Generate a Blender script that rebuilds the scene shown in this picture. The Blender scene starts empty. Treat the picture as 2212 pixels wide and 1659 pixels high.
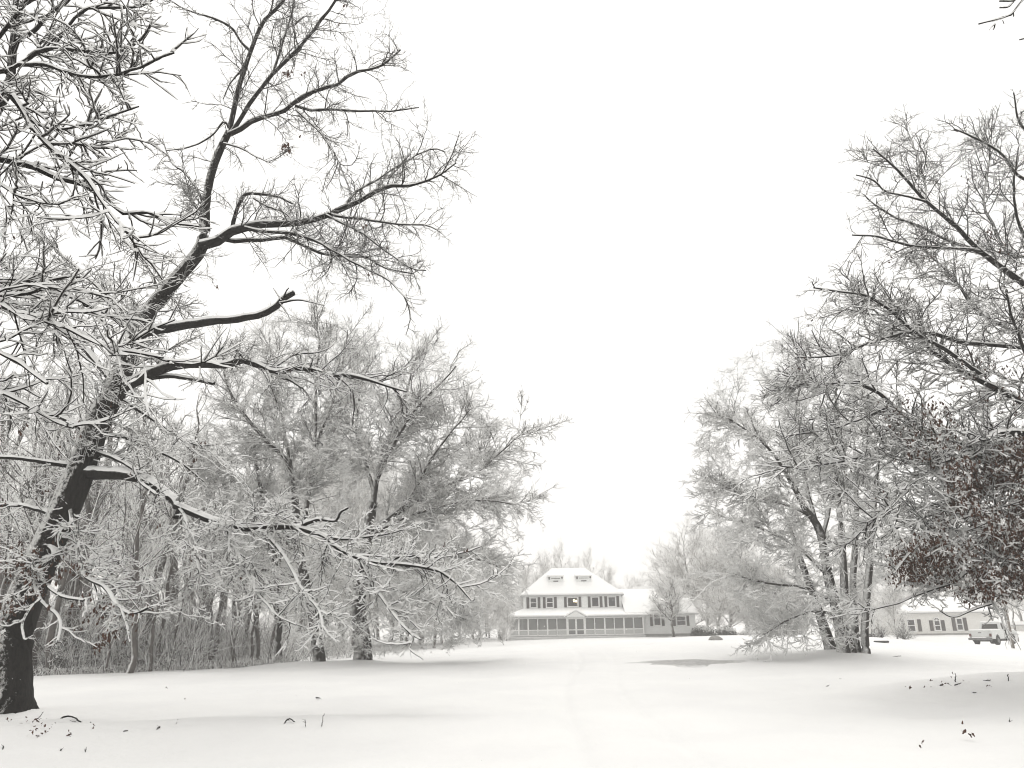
import bpy, math
import numpy as np
from mathutils import Matrix, Euler

rng = np.random.default_rng(11)
SC = bpy.context.scene
COL = SC.collection

# ------------------------------------------------------------------ camera
F, CX, CY = 1671.0, 1106.0, 829.5          # photograph measured on a 2212 x 1659 grid
PITCH = math.atan(520.5 / F)
ROLL = math.radians(-0.85)
CAM = np.array([0.0, 0.0, 1.7])
_R = Matrix.Rotation(math.pi / 2 + PITCH, 3, 'X') @ Matrix.Rotation(ROLL, 3, 'Z')
RC = np.array(_R)
cam_d = bpy.data.cameras.new('camera')
cam_d.sensor_width = 36.0
cam_d.lens = 36.0 * F / 2212.0
cam_d.clip_start, cam_d.clip_end = 0.1, 3000.0
cam = bpy.data.objects.new('camera', cam_d)
COL.objects.link(cam)
cam.location = CAM.tolist()
cam.rotation_euler = _R.to_euler()
SC.camera = cam


def at(px, py, Y):
    """world point seen at photo pixel (px,py) at the distance Y"""
    px, py, Y = np.broadcast_arrays(np.asarray(px, float), np.asarray(py, float), np.asarray(Y, float))
    d = np.stack([(px - CX) / F, -(py - CY) / F, -np.ones_like(px)], -1) @ RC.T
    return CAM + d * (Y / d[..., 1])[..., None]


def proj(P):
    q = (P - CAM) @ RC
    return np.stack([CX + F * q[..., 0] / -q[..., 2], CY - F * q[..., 1] / -q[..., 2]], -1)


# ------------------------------------------------------------------ materials
def new_mat(name):
    m = bpy.data.materials.new(name)
    m.use_nodes = True
    nt = m.node_tree
    nt.nodes.clear()
    out = nt.nodes.new('ShaderNodeOutputMaterial')
    b = nt.nodes.new('ShaderNodeBsdfPrincipled')
    nt.links.new(b.outputs[0], out.inputs[0])
    return m, nt, b


def noise(nt, scale, detail=4, rough=.6, vec=None):
    n = nt.nodes.new('ShaderNodeTexNoise')
    n.inputs['Scale'].default_value = scale
    n.inputs['Detail'].default_value = detail
    n.inputs['Roughness'].default_value = rough
    if vec is None:
        g = nt.nodes.new('ShaderNodeNewGeometry')
        vec = g.outputs['Position']
    nt.links.new(vec, n.inputs['Vector'])
    return n


def mapr(nt, src, a, b, c=0., d=1.):
    n = nt.nodes.new('ShaderNodeMapRange')
    n.inputs[1].default_value, n.inputs[2].default_value = a, b
    n.inputs[3].default_value, n.inputs[4].default_value = c, d
    nt.links.new(src, n.inputs[0])
    return n.outputs[0]


def mixc(nt, fac, c0, c1):
    n = nt.nodes.new('ShaderNodeMix')
    n.data_type = 'RGBA'
    if isinstance(fac, float):
        n.inputs[0].default_value = fac
    else:
        nt.links.new(fac, n.inputs[0])
    for s, c in ((6, c0), (7, c1)):
        if isinstance(c, tuple):
            n.inputs[s].default_value = (*c, 1)
        else:
            nt.links.new(c, n.inputs[s])
    return n.outputs[2]


def bump(nt, b, h, strength, dist):
    n = nt.nodes.new('ShaderNodeBump')
    n.inputs['Strength'].default_value = strength
    n.inputs['Distance'].default_value = dist
    nt.links.new(h, n.inputs['Height'])
    nt.links.new(n.outputs[0], b.inputs['Normal'])


def plain(name, c0, c1=None, scale=3., rough=.7, bmp=0., spec=.3):
    m, nt, b = new_mat(name)
    n = noise(nt, scale, 5)
    c1 = c1 or tuple(x * .8 for x in c0)
    nt.links.new(mixc(nt, mapr(nt, n.outputs[0], .35, .65), c0, c1), b.inputs['Base Color'])
    b.inputs['Roughness'].default_value = rough
    b.inputs['Specular IOR Level'].default_value = spec
    if bmp:
        bump(nt, b, n.outputs[0], .6, bmp)
    return m


def bark(name, c0, c1, snow, lo, hi, wind, namp, nscale, bscale=22., bdist=.03, low_white=0.):
    """dark furrowed bark; snow has caught wherever the surface faces up or into the wind"""
    m, nt, b = new_mat(name)
    g = nt.nodes.new('ShaderNodeNewGeometry')
    dt = nt.nodes.new('ShaderNodeVectorMath')
    dt.operation = 'DOT_PRODUCT'
    w = np.array(wind, float)
    w /= np.linalg.norm(w)
    dt.inputs[1].default_value = w.tolist()
    nt.links.new(g.outputs['Normal'], dt.inputs[0])
    n = noise(nt, nscale, 6, .7)
    ad = nt.nodes.new('ShaderNodeMath')
    ad.operation = 'MULTIPLY_ADD'
    nt.links.new(n.outputs[0], ad.inputs[0])
    ad.inputs[1].default_value = namp
    nt.links.new(dt.outputs['Value'], ad.inputs[2])
    if low_white:                      # more snow low down; the backlit dark crown top is put into the colour
        sp = nt.nodes.new('ShaderNodeSeparateXYZ')
        nt.links.new(g.outputs['Position'], sp.inputs[0])
        a2 = nt.nodes.new('ShaderNodeMath')
        a2.operation = 'ADD'
        nt.links.new(ad.outputs[0], a2.inputs[0])
        nt.links.new(mapr(nt, sp.outputs[2], 3., 12., low_white, -.15), a2.inputs[1])
        ad = a2
    fac = mapr(nt, ad.outputs[0], lo + namp * .5, hi + namp * .5)
    mp = nt.nodes.new('ShaderNodeMapping')
    mp.inputs['Scale'].default_value = (1, 1, .28)
    nt.links.new(g.outputs['Position'], mp.inputs[0])
    f = noise(nt, bscale, 5, .65, mp.outputs[0])
    bc = mixc(nt, mapr(nt, f.outputs[0], .35, .65), c0, c1)
    nt.links.new(mixc(nt, fac, bc, snow), b.inputs['Base Color'])
    b.inputs['Roughness'].default_value = .9
    b.inputs['Specular IOR Level'].default_value = .15
    bump(nt, b, f.outputs[0], .8, bdist)
    return m


M = {}
M['bark'] = bark('oak bark', (.006, .0055, .005), (.020, .018, .016), (.55, .55, .54), .42, .78, (-.62, -.42, .66), 1.9, 13.)
M['limb'] = bark('limb bark', (.006, .0055, .005), (.018, .016, .015), (.52, .52, .51), .42, .80, (-.3, -.3, .9), .7, 14., 30., .012)
M['twig'] = plain('twig bark', (.010, .009, .008), (.022, .019, .017), 20., .9, 0, .1)
M['twigsnow'] = plain('snow on twigs', (.82, .82, .81), (.74, .74, .735), 8., .85, .01, .1)
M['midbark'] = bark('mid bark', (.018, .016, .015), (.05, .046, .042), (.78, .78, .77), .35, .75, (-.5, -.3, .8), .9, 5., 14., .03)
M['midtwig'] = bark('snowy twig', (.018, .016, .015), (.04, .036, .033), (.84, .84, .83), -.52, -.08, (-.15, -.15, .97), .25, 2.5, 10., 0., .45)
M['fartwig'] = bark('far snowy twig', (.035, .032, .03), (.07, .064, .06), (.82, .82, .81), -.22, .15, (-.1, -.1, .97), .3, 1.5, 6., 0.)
M['hazetwig'] = bark('haze pale far twig', (.20, .19, .18), (.30, .285, .27), (.86, .86, .85), -.55, .0, (-.1, -.1, .97), .3, 1.5, 6., 0.)  # twigs lightened so that distance haze is put into their colour
M['leaf'] = plain('withered oak leaf', (.095, .046, .030), (.036, .020, .014), 9., .75, 0, .2)


# ------------------------------------------------------------------ object helpers
def mesh_np(name, V, faces, mat, parent=None, smooth=False, mats=None, midx=None):
    V = np.asarray(V, np.float64).reshape(-1, 3)
    if parent is not None:
        V = V - np.array(origin_of(parent))
    if not isinstance(faces, list):
        faces = [faces]
    faces = [f for f in faces if len(f)]
    me = bpy.data.meshes.new(name)
    tot = sum(f.size for f in faces)
    nf = sum(len(f) for f in faces)
    me.vertices.add(len(V))
    me.vertices.foreach_set('co', V.astype(np.float32).ravel())
    me.loops.add(tot)
    me.loops.foreach_set('vertex_index', np.concatenate([f.ravel() for f in faces]).astype(np.int32))
    me.polygons.add(nf)
    st = np.cumsum([0] + [f.shape[1] for f in faces for _ in range(len(f))])[:-1]
    me.polygons.foreach_set('loop_start', st.astype(np.int32))
    me.polygons.foreach_set('use_smooth', np.full(nf, smooth))
    for mm in (mats or [mat]):
        me.materials.append(mm)
    if midx is not None:
        me.polygons.foreach_set('material_index', np.asarray(midx, np.int32))
    me.update(calc_edges=True)
    me.validate()
    o = bpy.data.objects.new(name, me)
    COL.objects.link(o)
    if parent is not None:
        o.parent = parent
    return o


def origin_of(o):
    p = np.zeros(3)
    while o is not None:
        p = p + np.array(o.location)
        o = o.parent
    return p


def tag(o, label=None, cat=None, group=None, kind=None):
    for k, v in (('label', label), ('category', cat), ('group', group), ('kind', kind)):
        if v:
            o[k] = v
    return o


def thing(name, loc, label, cat, group=None):
    o = bpy.data.objects.new(name, None)
    o.empty_display_size = .3
    COL.objects.link(o)
    o.location = [float(x) for x in loc]
    return tag(o, label, cat, group)


def copy_tree(o, parent=None):
    c = o.copy()
    COL.objects.link(c)
    c.parent = parent
    for ch in list(o.children):
        copy_tree(ch, c)
    return c


class MB:
    """collects boxes, prisms and tubes into one mesh"""
    def __init__(s):
        s.v, s.f, s.n = [], {}, 0

    def add(s, V, faces):
        V = np.asarray(V, float)
        for f in faces:
            s.f.setdefault(len(f), []).append([i + s.n for i in f])
        s.v.append(V)
        s.n += len(V)

    def box(s, x0, x1, y0, y1, z0, z1, bev=0.):
        if bev and min(x1 - x0, y1 - y0, z1 - z0) > 2.2 * bev:
            s.bbox(x0, x1, y0, y1, z0, z1, bev)
            return s
        V = [(x, y, z) for z in (z0, z1) for y in (y0, y1) for x in (x0, x1)]
        s.add(V, [(0, 2, 3, 1), (4, 5, 7, 6), (0, 1, 5, 4), (2, 6, 7, 3), (0, 4, 6, 2), (1, 3, 7, 5)])
        return s

    def bbox(s, x0, x1, y0, y1, z0, z1, b):
        # chamfered in plan
        pr = [(x0 + b, y0), (x1 - b, y0), (x1, y0 + b), (x1, y1 - b), (x1 - b, y1), (x0 + b, y1), (x0, y1 - b), (x0, y0 + b)]
        s.prism([(x, y, 0) for x, y in pr], (0, 0, 1), z0, z1)

    def prism(s, pts, axis, a, b):
        """polygon pts (3D, axis component ignored) extruded along axis from a to b"""
        ax = int(np.argmax(np.abs(axis)))
        P = np.array(pts, float)
        A, B = P.copy(), P.copy()
        A[:, ax], B[:, ax] = a, b
        n = len(P)
        fs = [tuple(range(n))[::-1], tuple(range(n, 2 * n))]
        fs += [(i, (i + 1) % n, n + (i + 1) % n, n + i) for i in range(n)]
        s.add(np.vstack([A, B]), fs)
        return s

    def cyl(s, p0, p1, r0, r1=None, n=14):
        r1 = r0 if r1 is None else r1
        p0, p1 = np.array(p0, float), np.array(p1, float)
        t = p1 - p0
        t /= np.linalg.norm(t)
        a = np.cross(t, (0, 0, 1) if abs(t[2]) < .9 else (1, 0, 0))
        a /= np.linalg.norm(a)
        b = np.cross(t, a)
        an = np.linspace(0, 2 * np.pi, n, endpoint=False)
        c = np.cos(an)[:, None] * a + np.sin(an)[:, None] * b
        V = np.vstack([p0 + r0 * c, p1 + r1 * c])
        s.add(V, [(i, (i + 1) % n, n + (i + 1) % n, n + i) for i in range(n)] + [tuple(range(n))[::-1], tuple(range(n, 2 * n))])
        return s

    def build(s, name, mat, parent=None, M4=None, smooth=False):
        V = np.vstack(s.v)
        if M4 is not None:
            V = V @ np.array(M4.to_3x3()).T + np.array(M4.translation)
        fs = [np.array(s.f[k], np.int64) for k in sorted(s.f)]
        o = mesh_np(name, V, fs, mat, None, smooth)
        if parent is not None:
            o.parent = parent
        return o


# ------------------------------------------------------------------ ground
CTRL = [(50, 1463, 30), (300, 1453, 32), (560, 1441, 36), (785, 1436, 37), (690, 1432, 36), (600, 1441, 35), (900, 1420, 45),
        (1040, 1400, 65), (1245, 1379, 98), (1105, 1383, 98), (1388, 1376, 98), (1490, 1374, 98), (1845, 1419, 36),
        (1795, 1410, 37.5), (2130, 1395, 71), (2187, 1398, 62), (2130, 1399, 60), (2000, 1372, 97), (1888, 1386, 70), (1940, 1380, 66), (1545, 1384, 80)]
_C = np.array([at(*c) for c in CTRL])
_A = np.array([(0, 0, 0), (0, 6, 0), (-8, 8, 0), (8, 8, 0), (0, 14, 0), (-10, 15, 0), (10, 15, 0), (0, 25, 0), (14, 22, 0), (-20, 14, 0), (22, 16, 0)], float)
_K = np.vstack([_C, _A])
_phi = lambda r: 1 / np.sqrt(1 + (r / 22.) ** 2)
_W = np.linalg.solve(_phi(np.linalg.norm(_K[:, None, :2] - _K[None, :, :2], axis=2)) + 1e-3 * np.eye(len(_K)), _K[:, 2])
MOUNDS = []                                # (x, y, height, radius) snow heaped round trunks


def smoothstep(x):
    x = np.clip(x, 0, 1)
    return x * x * (3 - 2 * x)


def ground(x, y):
    x, y = np.asarray(x, float), np.asarray(y, float)
    z = np.zeros(np.broadcast(x, y).shape)
    for k, w in zip(_K, _W):
        z = z + w * _phi(np.hypot(x - k[0], y - k[1]))
    # low bank on the right, its crest running away to the left
    yc = 20.6 + .05 * (x - 12) + .25 * np.sin(x * .7)
    s = y - yc
    amp = .42 * smoothstep((x - 6.) / 7.)
    z = z + amp * np.where(s < 0, np.exp(-(s / 2.2) ** 2), np.exp(-(s / 1.1) ** 2))
    # shallow swale left of centre, rising towards the left tree
    z = z + .17 * np.exp(-((y - 15.2 - .05 * x) / 1.3) ** 2) * smoothstep((2.5 - x) / 6.)
    z = z - .15 * np.exp(-((y - 12.4 - .05 * x) / 1.6) ** 2) * smoothstep((1.5 - x) / 6.)
    # small undulation
    z = z + .018 * np.sin(x * .9 + 1.3 * np.sin(y * .33)) * np.sin(y * .7 + .5 * x) + .012 * np.sin(2.1 * x - 1.1 * y)
    for mx, my, h, r in MOUNDS:
        z = z + h * np.exp(-((x - mx) ** 2 + (y - my) ** 2) / r ** 2)
    return z


def on_ground(px, py, lo=5., hi=140.):
    Y = np.linspace(lo, hi, 6000)
    P = at(px, py, Y)
    g = P[:, 2] - ground(P[:, 0], P[:, 1])
    i = int(np.argmax(g < 0))
    p = P[i].copy()
    p[2] = ground(p[0], p[1])
    return p


def gz(x, y):
    return float(ground(x, y))


# ------------------------------------------------------------------ branches
def unit(v):
    return v / np.maximum(np.linalg.norm(v, axis=-1, keepdims=True), 1e-9)


def resample(pts, n):
    """Catmull-Rom through pts, n+1 samples evenly spaced"""
    P = np.asarray(pts, float)
    if len(P) == 2:
        return P[0] + (P[1] - P[0]) * np.linspace(0, 1, n + 1)[:, None]
    Q = np.vstack([2 * P[0] - P[1], P, 2 * P[-1] - P[-2]])
    out = []
    for i in range(1, len(Q) - 2):
        t = np.linspace(0, 1, 14, endpoint=False)[:, None]
        a, b, c, d = Q[i - 1], Q[i], Q[i + 1], Q[i + 2]
        out.append(.5 * (2 * b + (c - a) * t + (2 * a - 5 * b + 4 * c - d) * t ** 2 + (3 * b - a - 3 * c + d) * t ** 3))
    out = np.vstack(out + [P[-1:]])
    s = np.r_[0, np.cumsum(np.linalg.norm(np.diff(out, axis=0), axis=1))]
    u = np.linspace(0, s[-1], n + 1)
    return np.stack([np.interp(u, s, out[:, k]) for k in range(3)], -1)


def limb(px, w0, w1, Y, d0=0., d1=0., n=16, bow=0.):
    px = np.asarray(px, float)
    s = np.r_[0, np.cumsum(np.hypot(*np.diff(px, axis=0).T))]
    s /= s[-1]
    D = Y + d0 + (d1 - d0) * s + bow * np.sin(np.pi * s)
    P = resample(at(px[:, 0], px[:, 1], D), n)
    L = np.linalg.norm(np.diff(P, axis=0), axis=1).sum()
    j = rng.normal(0, .006 * L / 4, P.shape)
    j[0] = 0
    P = P + j
    R = np.linspace(w0, w1, n + 1) / 2 * (Y / F)
    return P, R


def frames(P):
    T = np.empty_like(P)
    T[:, 1:-1] = P[:, 2:] - P[:, :-2]
    T[:, 0] = P[:, 1] - P[:, 0]
    T[:, -1] = P[:, -1] - P[:, -2]
    T = unit(T)
    up = np.zeros_like(T)
    up[..., 2] = 1.
    S = np.cross(T, up)
    n = np.linalg.norm(S, axis=-1, keepdims=True)
    S = np.where(n > .05, S / np.maximum(n, 1e-6), np.array([1., 0, 0]))
    U = unit(np.cross(S, T))
    S = np.cross(T, U)
    return T, S, U


def tubes(P, R, sides, rough=0.):
    N, k1, _ = P.shape
    T, S, U = frames(P)
    an = np.linspace(0, 2 * np.pi, sides, endpoint=False) + np.pi / 2
    rr = R[:, :, None] * (1 + (rng.normal(0, rough, (N, k1, sides)) if rough else 0.))
    rr = np.broadcast_to(rr, (N, k1, sides))
    V = P[:, :, None] + rr[..., None] * (np.cos(an)[:, None] * S[:, :, None] + np.sin(an)[:, None] * U[:, :, None])
    base = (np.arange(N) * k1 * sides)[:, None, None] + (np.arange(k1 - 1) * sides)[None, :, None]
    a = np.arange(sides)[None, None]
    b = (a + 1) % sides
    Q = np.stack([base + a, base + b, base + sides + b, base + sides + a], -1).reshape(-1, 4)
    return V.reshape(-1, 3), Q


def snowcaps(P, R, amt, add, rough=.25, full=True):
    """snow lying along the top of every branch that is not too steep"""
    N, k1, _ = P.shape
    T, S, U = frames(P)
    hz = np.sqrt(np.clip(1 - T[..., 2] ** 2, 0, 1))
    k = smoothstep((hz - .30) / .5)
    h = (amt * R + add) * k * np.exp(rng.normal(0, rough, (N, k1)))
    h = np.minimum(h, .028 + R * .28)
    h[:, -1] *= .45
    if full:
        prof = [(-.96, .2, 0), (-.80, .52, .62), (0, .72, 1.0), (.80, .52, .62), (.96, .2, 0)]
    else:
        prof = [(-1.05, -.1, .12), (0, .6, 1.0), (1.05, -.1, .12)]
    m = len(prof)
    wide = R + .35 * h
    Z = np.zeros((N, k1, 1))
    V = np.stack([P + (wide * px)[..., None] * S + (R * a + h * b)[..., None] * (U * .4 + np.array([0, 0, .6])) for px, a, b in prof], 2)
    keep = (k > .12)
    base = (np.arange(N) * k1 * m)[:, None, None] + (np.arange(k1 - 1) * m)[None, :, None]
    a = np.arange(m - 1)[None, None]
    Q = np.stack([base + a, base + m + a, base + m + a + 1, base + a + 1], -1)
    ok = (keep[:, :-1] & keep[:, 1:]) | (N == 1)
    Q = Q[ok].reshape(-1, 4)
    return V.reshape(-1, 3), Q


def clumps(C, r):
    """lumps of snow lodged in the forks"""
    ph, th = np.array([-.5, .35, 1.0]), np.linspace(0, 2 * np.pi, 6, endpoint=False)
    D = np.array([(0, 0, -.7)] + [(np.cos(p) * np.cos(t + p), np.cos(p) * np.sin(t + p), .8 * np.sin(p)) for p in ph for t in th] + [(0, 0, .85)])
    n = len(C)
    V = C[:, None] + (r[:, None] * (1 + rng.normal(0, .16, (n, len(D)))))[..., None] * D[None] * rng.uniform(.8, 1.5, (n, 1, 3)) * [1, 1, .8]
    F3 = [(0, 1 + (k + 1) % 6, 1 + k) for k in range(6)] + [(19, 13 + k, 13 + (k + 1) % 6) for k in range(6)]
    Q = np.array([(1 + 6 * i + k, 1 + 6 * i + (k + 1) % 6, 7 + 6 * i + (k + 1) % 6, 7 + 6 * i + k) for i in range(2) for k in range(6)] + [(a, b, c, c) for a, b, c in F3])
    Q4, T3 = Q[:12], np.array(F3)
    b = (np.arange(n) * 20)[:, None, None]
    return V.reshape(-1, 3), [(b + Q4[None]).reshape(-1, 4), (b + T3[None]).reshape(-1, 3)]


def join(parts):
    Vs, Qs, n = [], [], 0
    for V, Q in parts:
        Vs.append(V)
        Qs.append(Q + n)
        n += len(V)
    return np.vstack(Vs), np.vstack(Qs)


def grow(P, R, dens, tmin, ang, lr, lmin, lmax, K, wander, trop, rr, rmin, flat=.6, tip=.35, tmax=1., upb=0.):
    N, k1, _ = P.shape
    L = np.linalg.norm(np.diff(P, axis=1), axis=2).sum(1)
    cnt = rng.poisson(np.maximum(dens * L * (tmax - tmin), .4))
    idx = np.repeat(np.arange(N), cnt)
    m = len(idx)
    t = tmin + (tmax - tmin) * rng.random(m)
    u = t * (k1 - 1)
    i = np.minimum(u.astype(int), k1 - 2)
    f = (u - i)[:, None]
    p0 = P[idx, i] * (1 - f) + P[idx, i + 1] * f
    T = unit(P[idx, i + 1] - P[idx, i])
    rp = R[idx, i] * (1 - f[:, 0]) + R[idx, i + 1] * f[:, 0]
    q = rng.normal(0, 1, (m, 3))
    q[:, 2] *= flat
    q = unit(q - (q * T).sum(1, keepdims=True) * T)
    a = rng.uniform(ang[0], ang[1], m)[:, None]
    d = np.cos(a) * T + np.sin(a) * q
    d[:, 2] += upb
    d = unit(d)
    Lc = np.clip(L[idx] * lr * (1.1 - .6 * t) * rng.uniform(.45, 1.35, m), lmin, lmax)
    r0 = np.minimum(.8 * rp, rr * Lc + rmin)
    C = np.empty((m, K + 1, 3))
    C[:, 0] = p0
    st = (Lc / K)[:, None]
    bend = rng.normal(0, wander * .6, (m, 3))
    for k in range(K):
        d = unit(d + rng.normal(0, wander, (m, 3)) + bend + np.array([0, 0, trop[0] + (trop[1] - trop[0]) * k / max(K - 1, 1)]))
        C[:, k + 1] = C[:, k] + d * st
    RR = r0[:, None] * np.linspace(1, tip, K + 1)[None]
    return C, RR


def inpoly(p, poly):
    x, y = p[..., 0], p[..., 1]
    poly = np.asarray(poly, float)
    r = np.zeros(x.shape, bool)
    j = len(poly) - 1
    for i in range(len(poly)):
        xi, yi, xj, yj = *poly[i], *poly[j]
        c = ((yi > y) != (yj > y)) & (x < (xj - xi) * (y - yi) / (yj - yi + 1e-12) + xi)
        r ^= c
        j = i
    return r


def fill(nodesP, nodesR, poly, n, Y, depth, K=10, rl=.011, rmin=.006, sag=0., edge=.5, maxlen=7., up=.0):
    """branches that reach from the nearest limb to points spread through the crown outline"""
    poly = np.asarray(poly, float)
    lo, hi = poly.min(0), poly.max(0)
    T = []
    c = poly.mean(0)
    while len(T) < n:
        p = rng.uniform(lo, hi)
        if inpoly(p[None], poly)[0]:
            T.append(p)
    T = np.array(T)
    # a share of the targets slides out to the outline so the crown keeps its edge
    for i in range(int(n * edge)):
        k = rng.integers(len(poly))
        q = poly[k] + (poly[(k + 1) % len(poly)] - poly[k]) * rng.random()
        T[i] = T[i] + (q - T[i]) * rng.uniform(.75, 1.0)
    W = at(T[:, 0], T[:, 1], Y + depth * rng.uniform(-1, 1, n) * np.where(np.arange(n) < int(n * edge), .45, 1.))
    NP = [np.vstack([p for p in nodesP])]
    NT = [np.vstack([unit(np.gradient(p, axis=0)) for p in nodesP])]
    NR = [np.concatenate(list(nodesR))]
    A, B, C = NP[0], NT[0], NR[0]
    order = np.argsort([np.min(np.linalg.norm(A - w, axis=1)) for w in W])
    outP, outR = [], []
    for w in W[order]:
        v = w - A
        d = np.linalg.norm(v, axis=1)
        cs = (v * B).sum(1) / np.maximum(d, 1e-6)
        cost = d * (1 + .9 * (1 - cs)) + .0 + np.maximum(0, .012 - C) * 60
        j = int(np.argmin(cost))
        L = d[j]
        if L > maxlen or L < .15:
            continue
        p0, t0 = A[j], B[j]
        dr = v[j] / L
        m1 = p0 + unit(t0 * .55 + dr * .8 + np.array([0, 0, .1])) * L * .42
        s = np.linspace(0, 1, K + 1)[:, None]
        P = (1 - s) ** 2 * p0 + 2 * s * (1 - s) * (m1 + np.array([0, 0, sag * L])) + s ** 2 * w
        wob = np.cumsum(rng.normal(0, .022 * L, P.shape), 0)
        wob -= wob[0]
        wob -= s * wob[-1]
        P = P + wob
        r0 = min(.78 * C[j], rl * L + rmin)
        R = np.linspace(r0, max(.3 * r0, rmin * .7), K + 1)
        outP.append(P)
        outR.append(R)
        A = np.vstack([A, P[2:]])
        B = np.vstack([B, unit(np.gradient(P, axis=0))[2:]])
        C = np.r_[C, R[2:]]
    return np.array(outP), np.array(outR)


def leaves(pts, per, size, drop, spread):
    """hanging withered leaves: folded, lobed blades"""
    m = len(pts) * per
    p = np.repeat(pts, per, 0) + rng.normal(0, spread, (m, 3))
    L = size * rng.uniform(.6, 1.25, m)[:, None]
    d = unit(rng.normal(0, .55, (m, 3)) + np.array([0, 0, -1.0]) * drop)
    s = unit(np.cross(d, rng.normal(0, 1, (m, 3))))
    n = np.cross(d, s)
    pr = [(0, .0, 0), (.18, .16, .02), (.38, .12, .06), (.60, .30, .08), (.80, .17, .02), (1., 0, -.06)]
    V = []
    for a, b, c in pr:
        V.append(p + d * L * a + s * L * b + n * L * c)
    for a, b, c in pr[1:-1]:
        V.append(p + d * L * a - s * L * b * .9 + n * L * (c + .05))
    V = np.stack(V, 1)
    b = (np.arange(m) * 10)[:, None]
    mid = []
    Q = np.concatenate([b + np.array([[1, 2, 7, 6]]), b + np.array([[2, 3, 8, 7]]), b + np.array([[3, 4, 9, 8]])])
    Tt = np.concatenate([b + np.array([[0, 1, 6]]), b + np.array([[4, 5, 9]])])
    return V.reshape(-1, 3), [Q, Tt]


def trunk_mesh(P, R, sides=28, flare=1.5, ridges=.045, fl_h=.9):
    """one continuous trunk with root flare and furrows"""
    n = 60
    P2 = resample(P, n)
    R2 = np.interp(np.linspace(0, 1, n + 1), np.linspace(0, 1, len(R)), R)
    h = np.r_[0, np.cumsum(np.linalg.norm(np.diff(P2, axis=0), axis=1))]
    T, S, U = frames(P2[None])
    an = np.linspace(0, 2 * np.pi, sides, endpoint=False)
    k = (flare - 1) * np.exp(-h / fl_h)
    root = 1 + k[:, None] * (1 + .45 * np.sin(3 * an + 1.1) + .3 * np.sin(5 * an + .4))
    rd = 1 + ridges * np.sin(11 * an[None] + 1.6 * np.sin(h[:, None] * 1.3)) + ridges * .7 * np.sin(7 * an[None] - h[:, None] * 2.1) + rng.normal(0, ridges * .35, (n + 1, sides))
    rr = R2[:, None] * root * rd
    # horizontal rings near the base so the trunk stands in the snow
    S0, U0 = np.array([1., 0, 0]), np.array([0., 1, 0])
    w = np.exp(-h / (fl_h * 1.2))[:, None]
    S_ = unit(S[0] * (1 - w) + S0 * w)
    U_ = np.cross(T[0], S_)
    U_ = unit(U_)
    U_ = np.where((U_[:, 1:2] < 0) & False, -U_, U_)
    V = P2[:, None] + rr[..., None] * (np.cos(an)[None, :, None] * S_[:, None] + np.sin(an)[None, :, None] * U_[:, None])
    base = np.arange(n)[:, None] * sides
    a = np.arange(sides)[None]
    b = (a + 1) % sides
    Q = np.stack([base + a, base + b, base + sides + b, base + sides + a], -1).reshape(-1, 4)
    return V.reshape(-1, 3), Q

HAZE, EXPO, DEN = 0.0018, 0.34, True


# ------------------------------------------------------------------ traced trees
def trunk_path(px, widths, Y, d1=0., n=24):
    px = np.asarray(px, float)
    s = np.r_[0, np.cumsum(np.hypot(*np.diff(px, axis=0).T))]
    s /= s[-1]
    D = Y + d1 * s
    P = resample(at(px[:, 0], px[:, 1], D), n)
    R = np.interp(np.linspace(0, 1, n + 1), s, widths) / 2 * (Y / F)
    return P, R


def split_groups(parts):
    d = {}
    for P, R in parts:
        d.setdefault(P.shape[1], []).append((P, R))
    return d


def make_limbs(root, items, sides, mat, snowmat, amt, add, rough=.05):
    """each traced limb is a part of its own, its snow a sub-part"""
    for it in items:
        P, R, lab = it
        V, Q = tubes(P[None], R[None], sides, rough)
        o = mesh_np('limb', V, Q, mat, root, True)
        if lab:
            o['label'] = lab
        if snowmat is not None:
            n = 44
            P2 = resample(P, n)
            R2 = np.interp(np.linspace(0, 1, n + 1), np.linspace(0, 1, len(R)), R)
            lump = np.convolve(rng.normal(0, 1, n + 5), np.ones(3) / 3, 'same')[2:n + 3]
            V, Q = snowcaps(P2[None], R2[None] * np.clip(1 + .10 * lump, .75, 1.12), amt * 1.15, add, .30)
            if len(Q):
                mesh_np('limb_snow', V, Q, snowmat, root, True).parent = o


BR_LEFT = on_ground(28, 1543)
Y1 = float(BR_LEFT[1])

# ---- big leaning oak on the left -------------------------------------------------------------
MOUNDS += [(BR_LEFT[0], BR_LEFT[1], .05, 1.3), (BR_LEFT[0] + .1, BR_LEFT[1] - .15, .07, .55)]
t1_px = [(27, 1549), (22, 1470), (30, 1380), (58, 1280), (98, 1190), (140, 1100), (180, 1000), (212, 910), (248, 845), (287, 740), (330, 662), (385, 598), (436, 530),
         (443, 450), (455, 380), (472, 330), (494, 286)]
t1_w = [76, 73, 70, 66, 62, 59, 55, 48, 41, 34, 33, 31, 26, 20, 19, 19, 18]
T1P, T1R = trunk_path(t1_px, t1_w, Y1, .6, 40)
T1 = thing('oak_tree', (T1P[0][0], T1P[0][1], gz(T1P[0][0], T1P[0][1])), 'big dark oak at far left leaning right, with one broken limb, nearest trunk in view', 'tree')
V, Q = trunk_mesh(T1P, T1R, 30, 1.22, .05, .35)
mesh_np('trunk', V, Q, M['bark'], T1, True)
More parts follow.
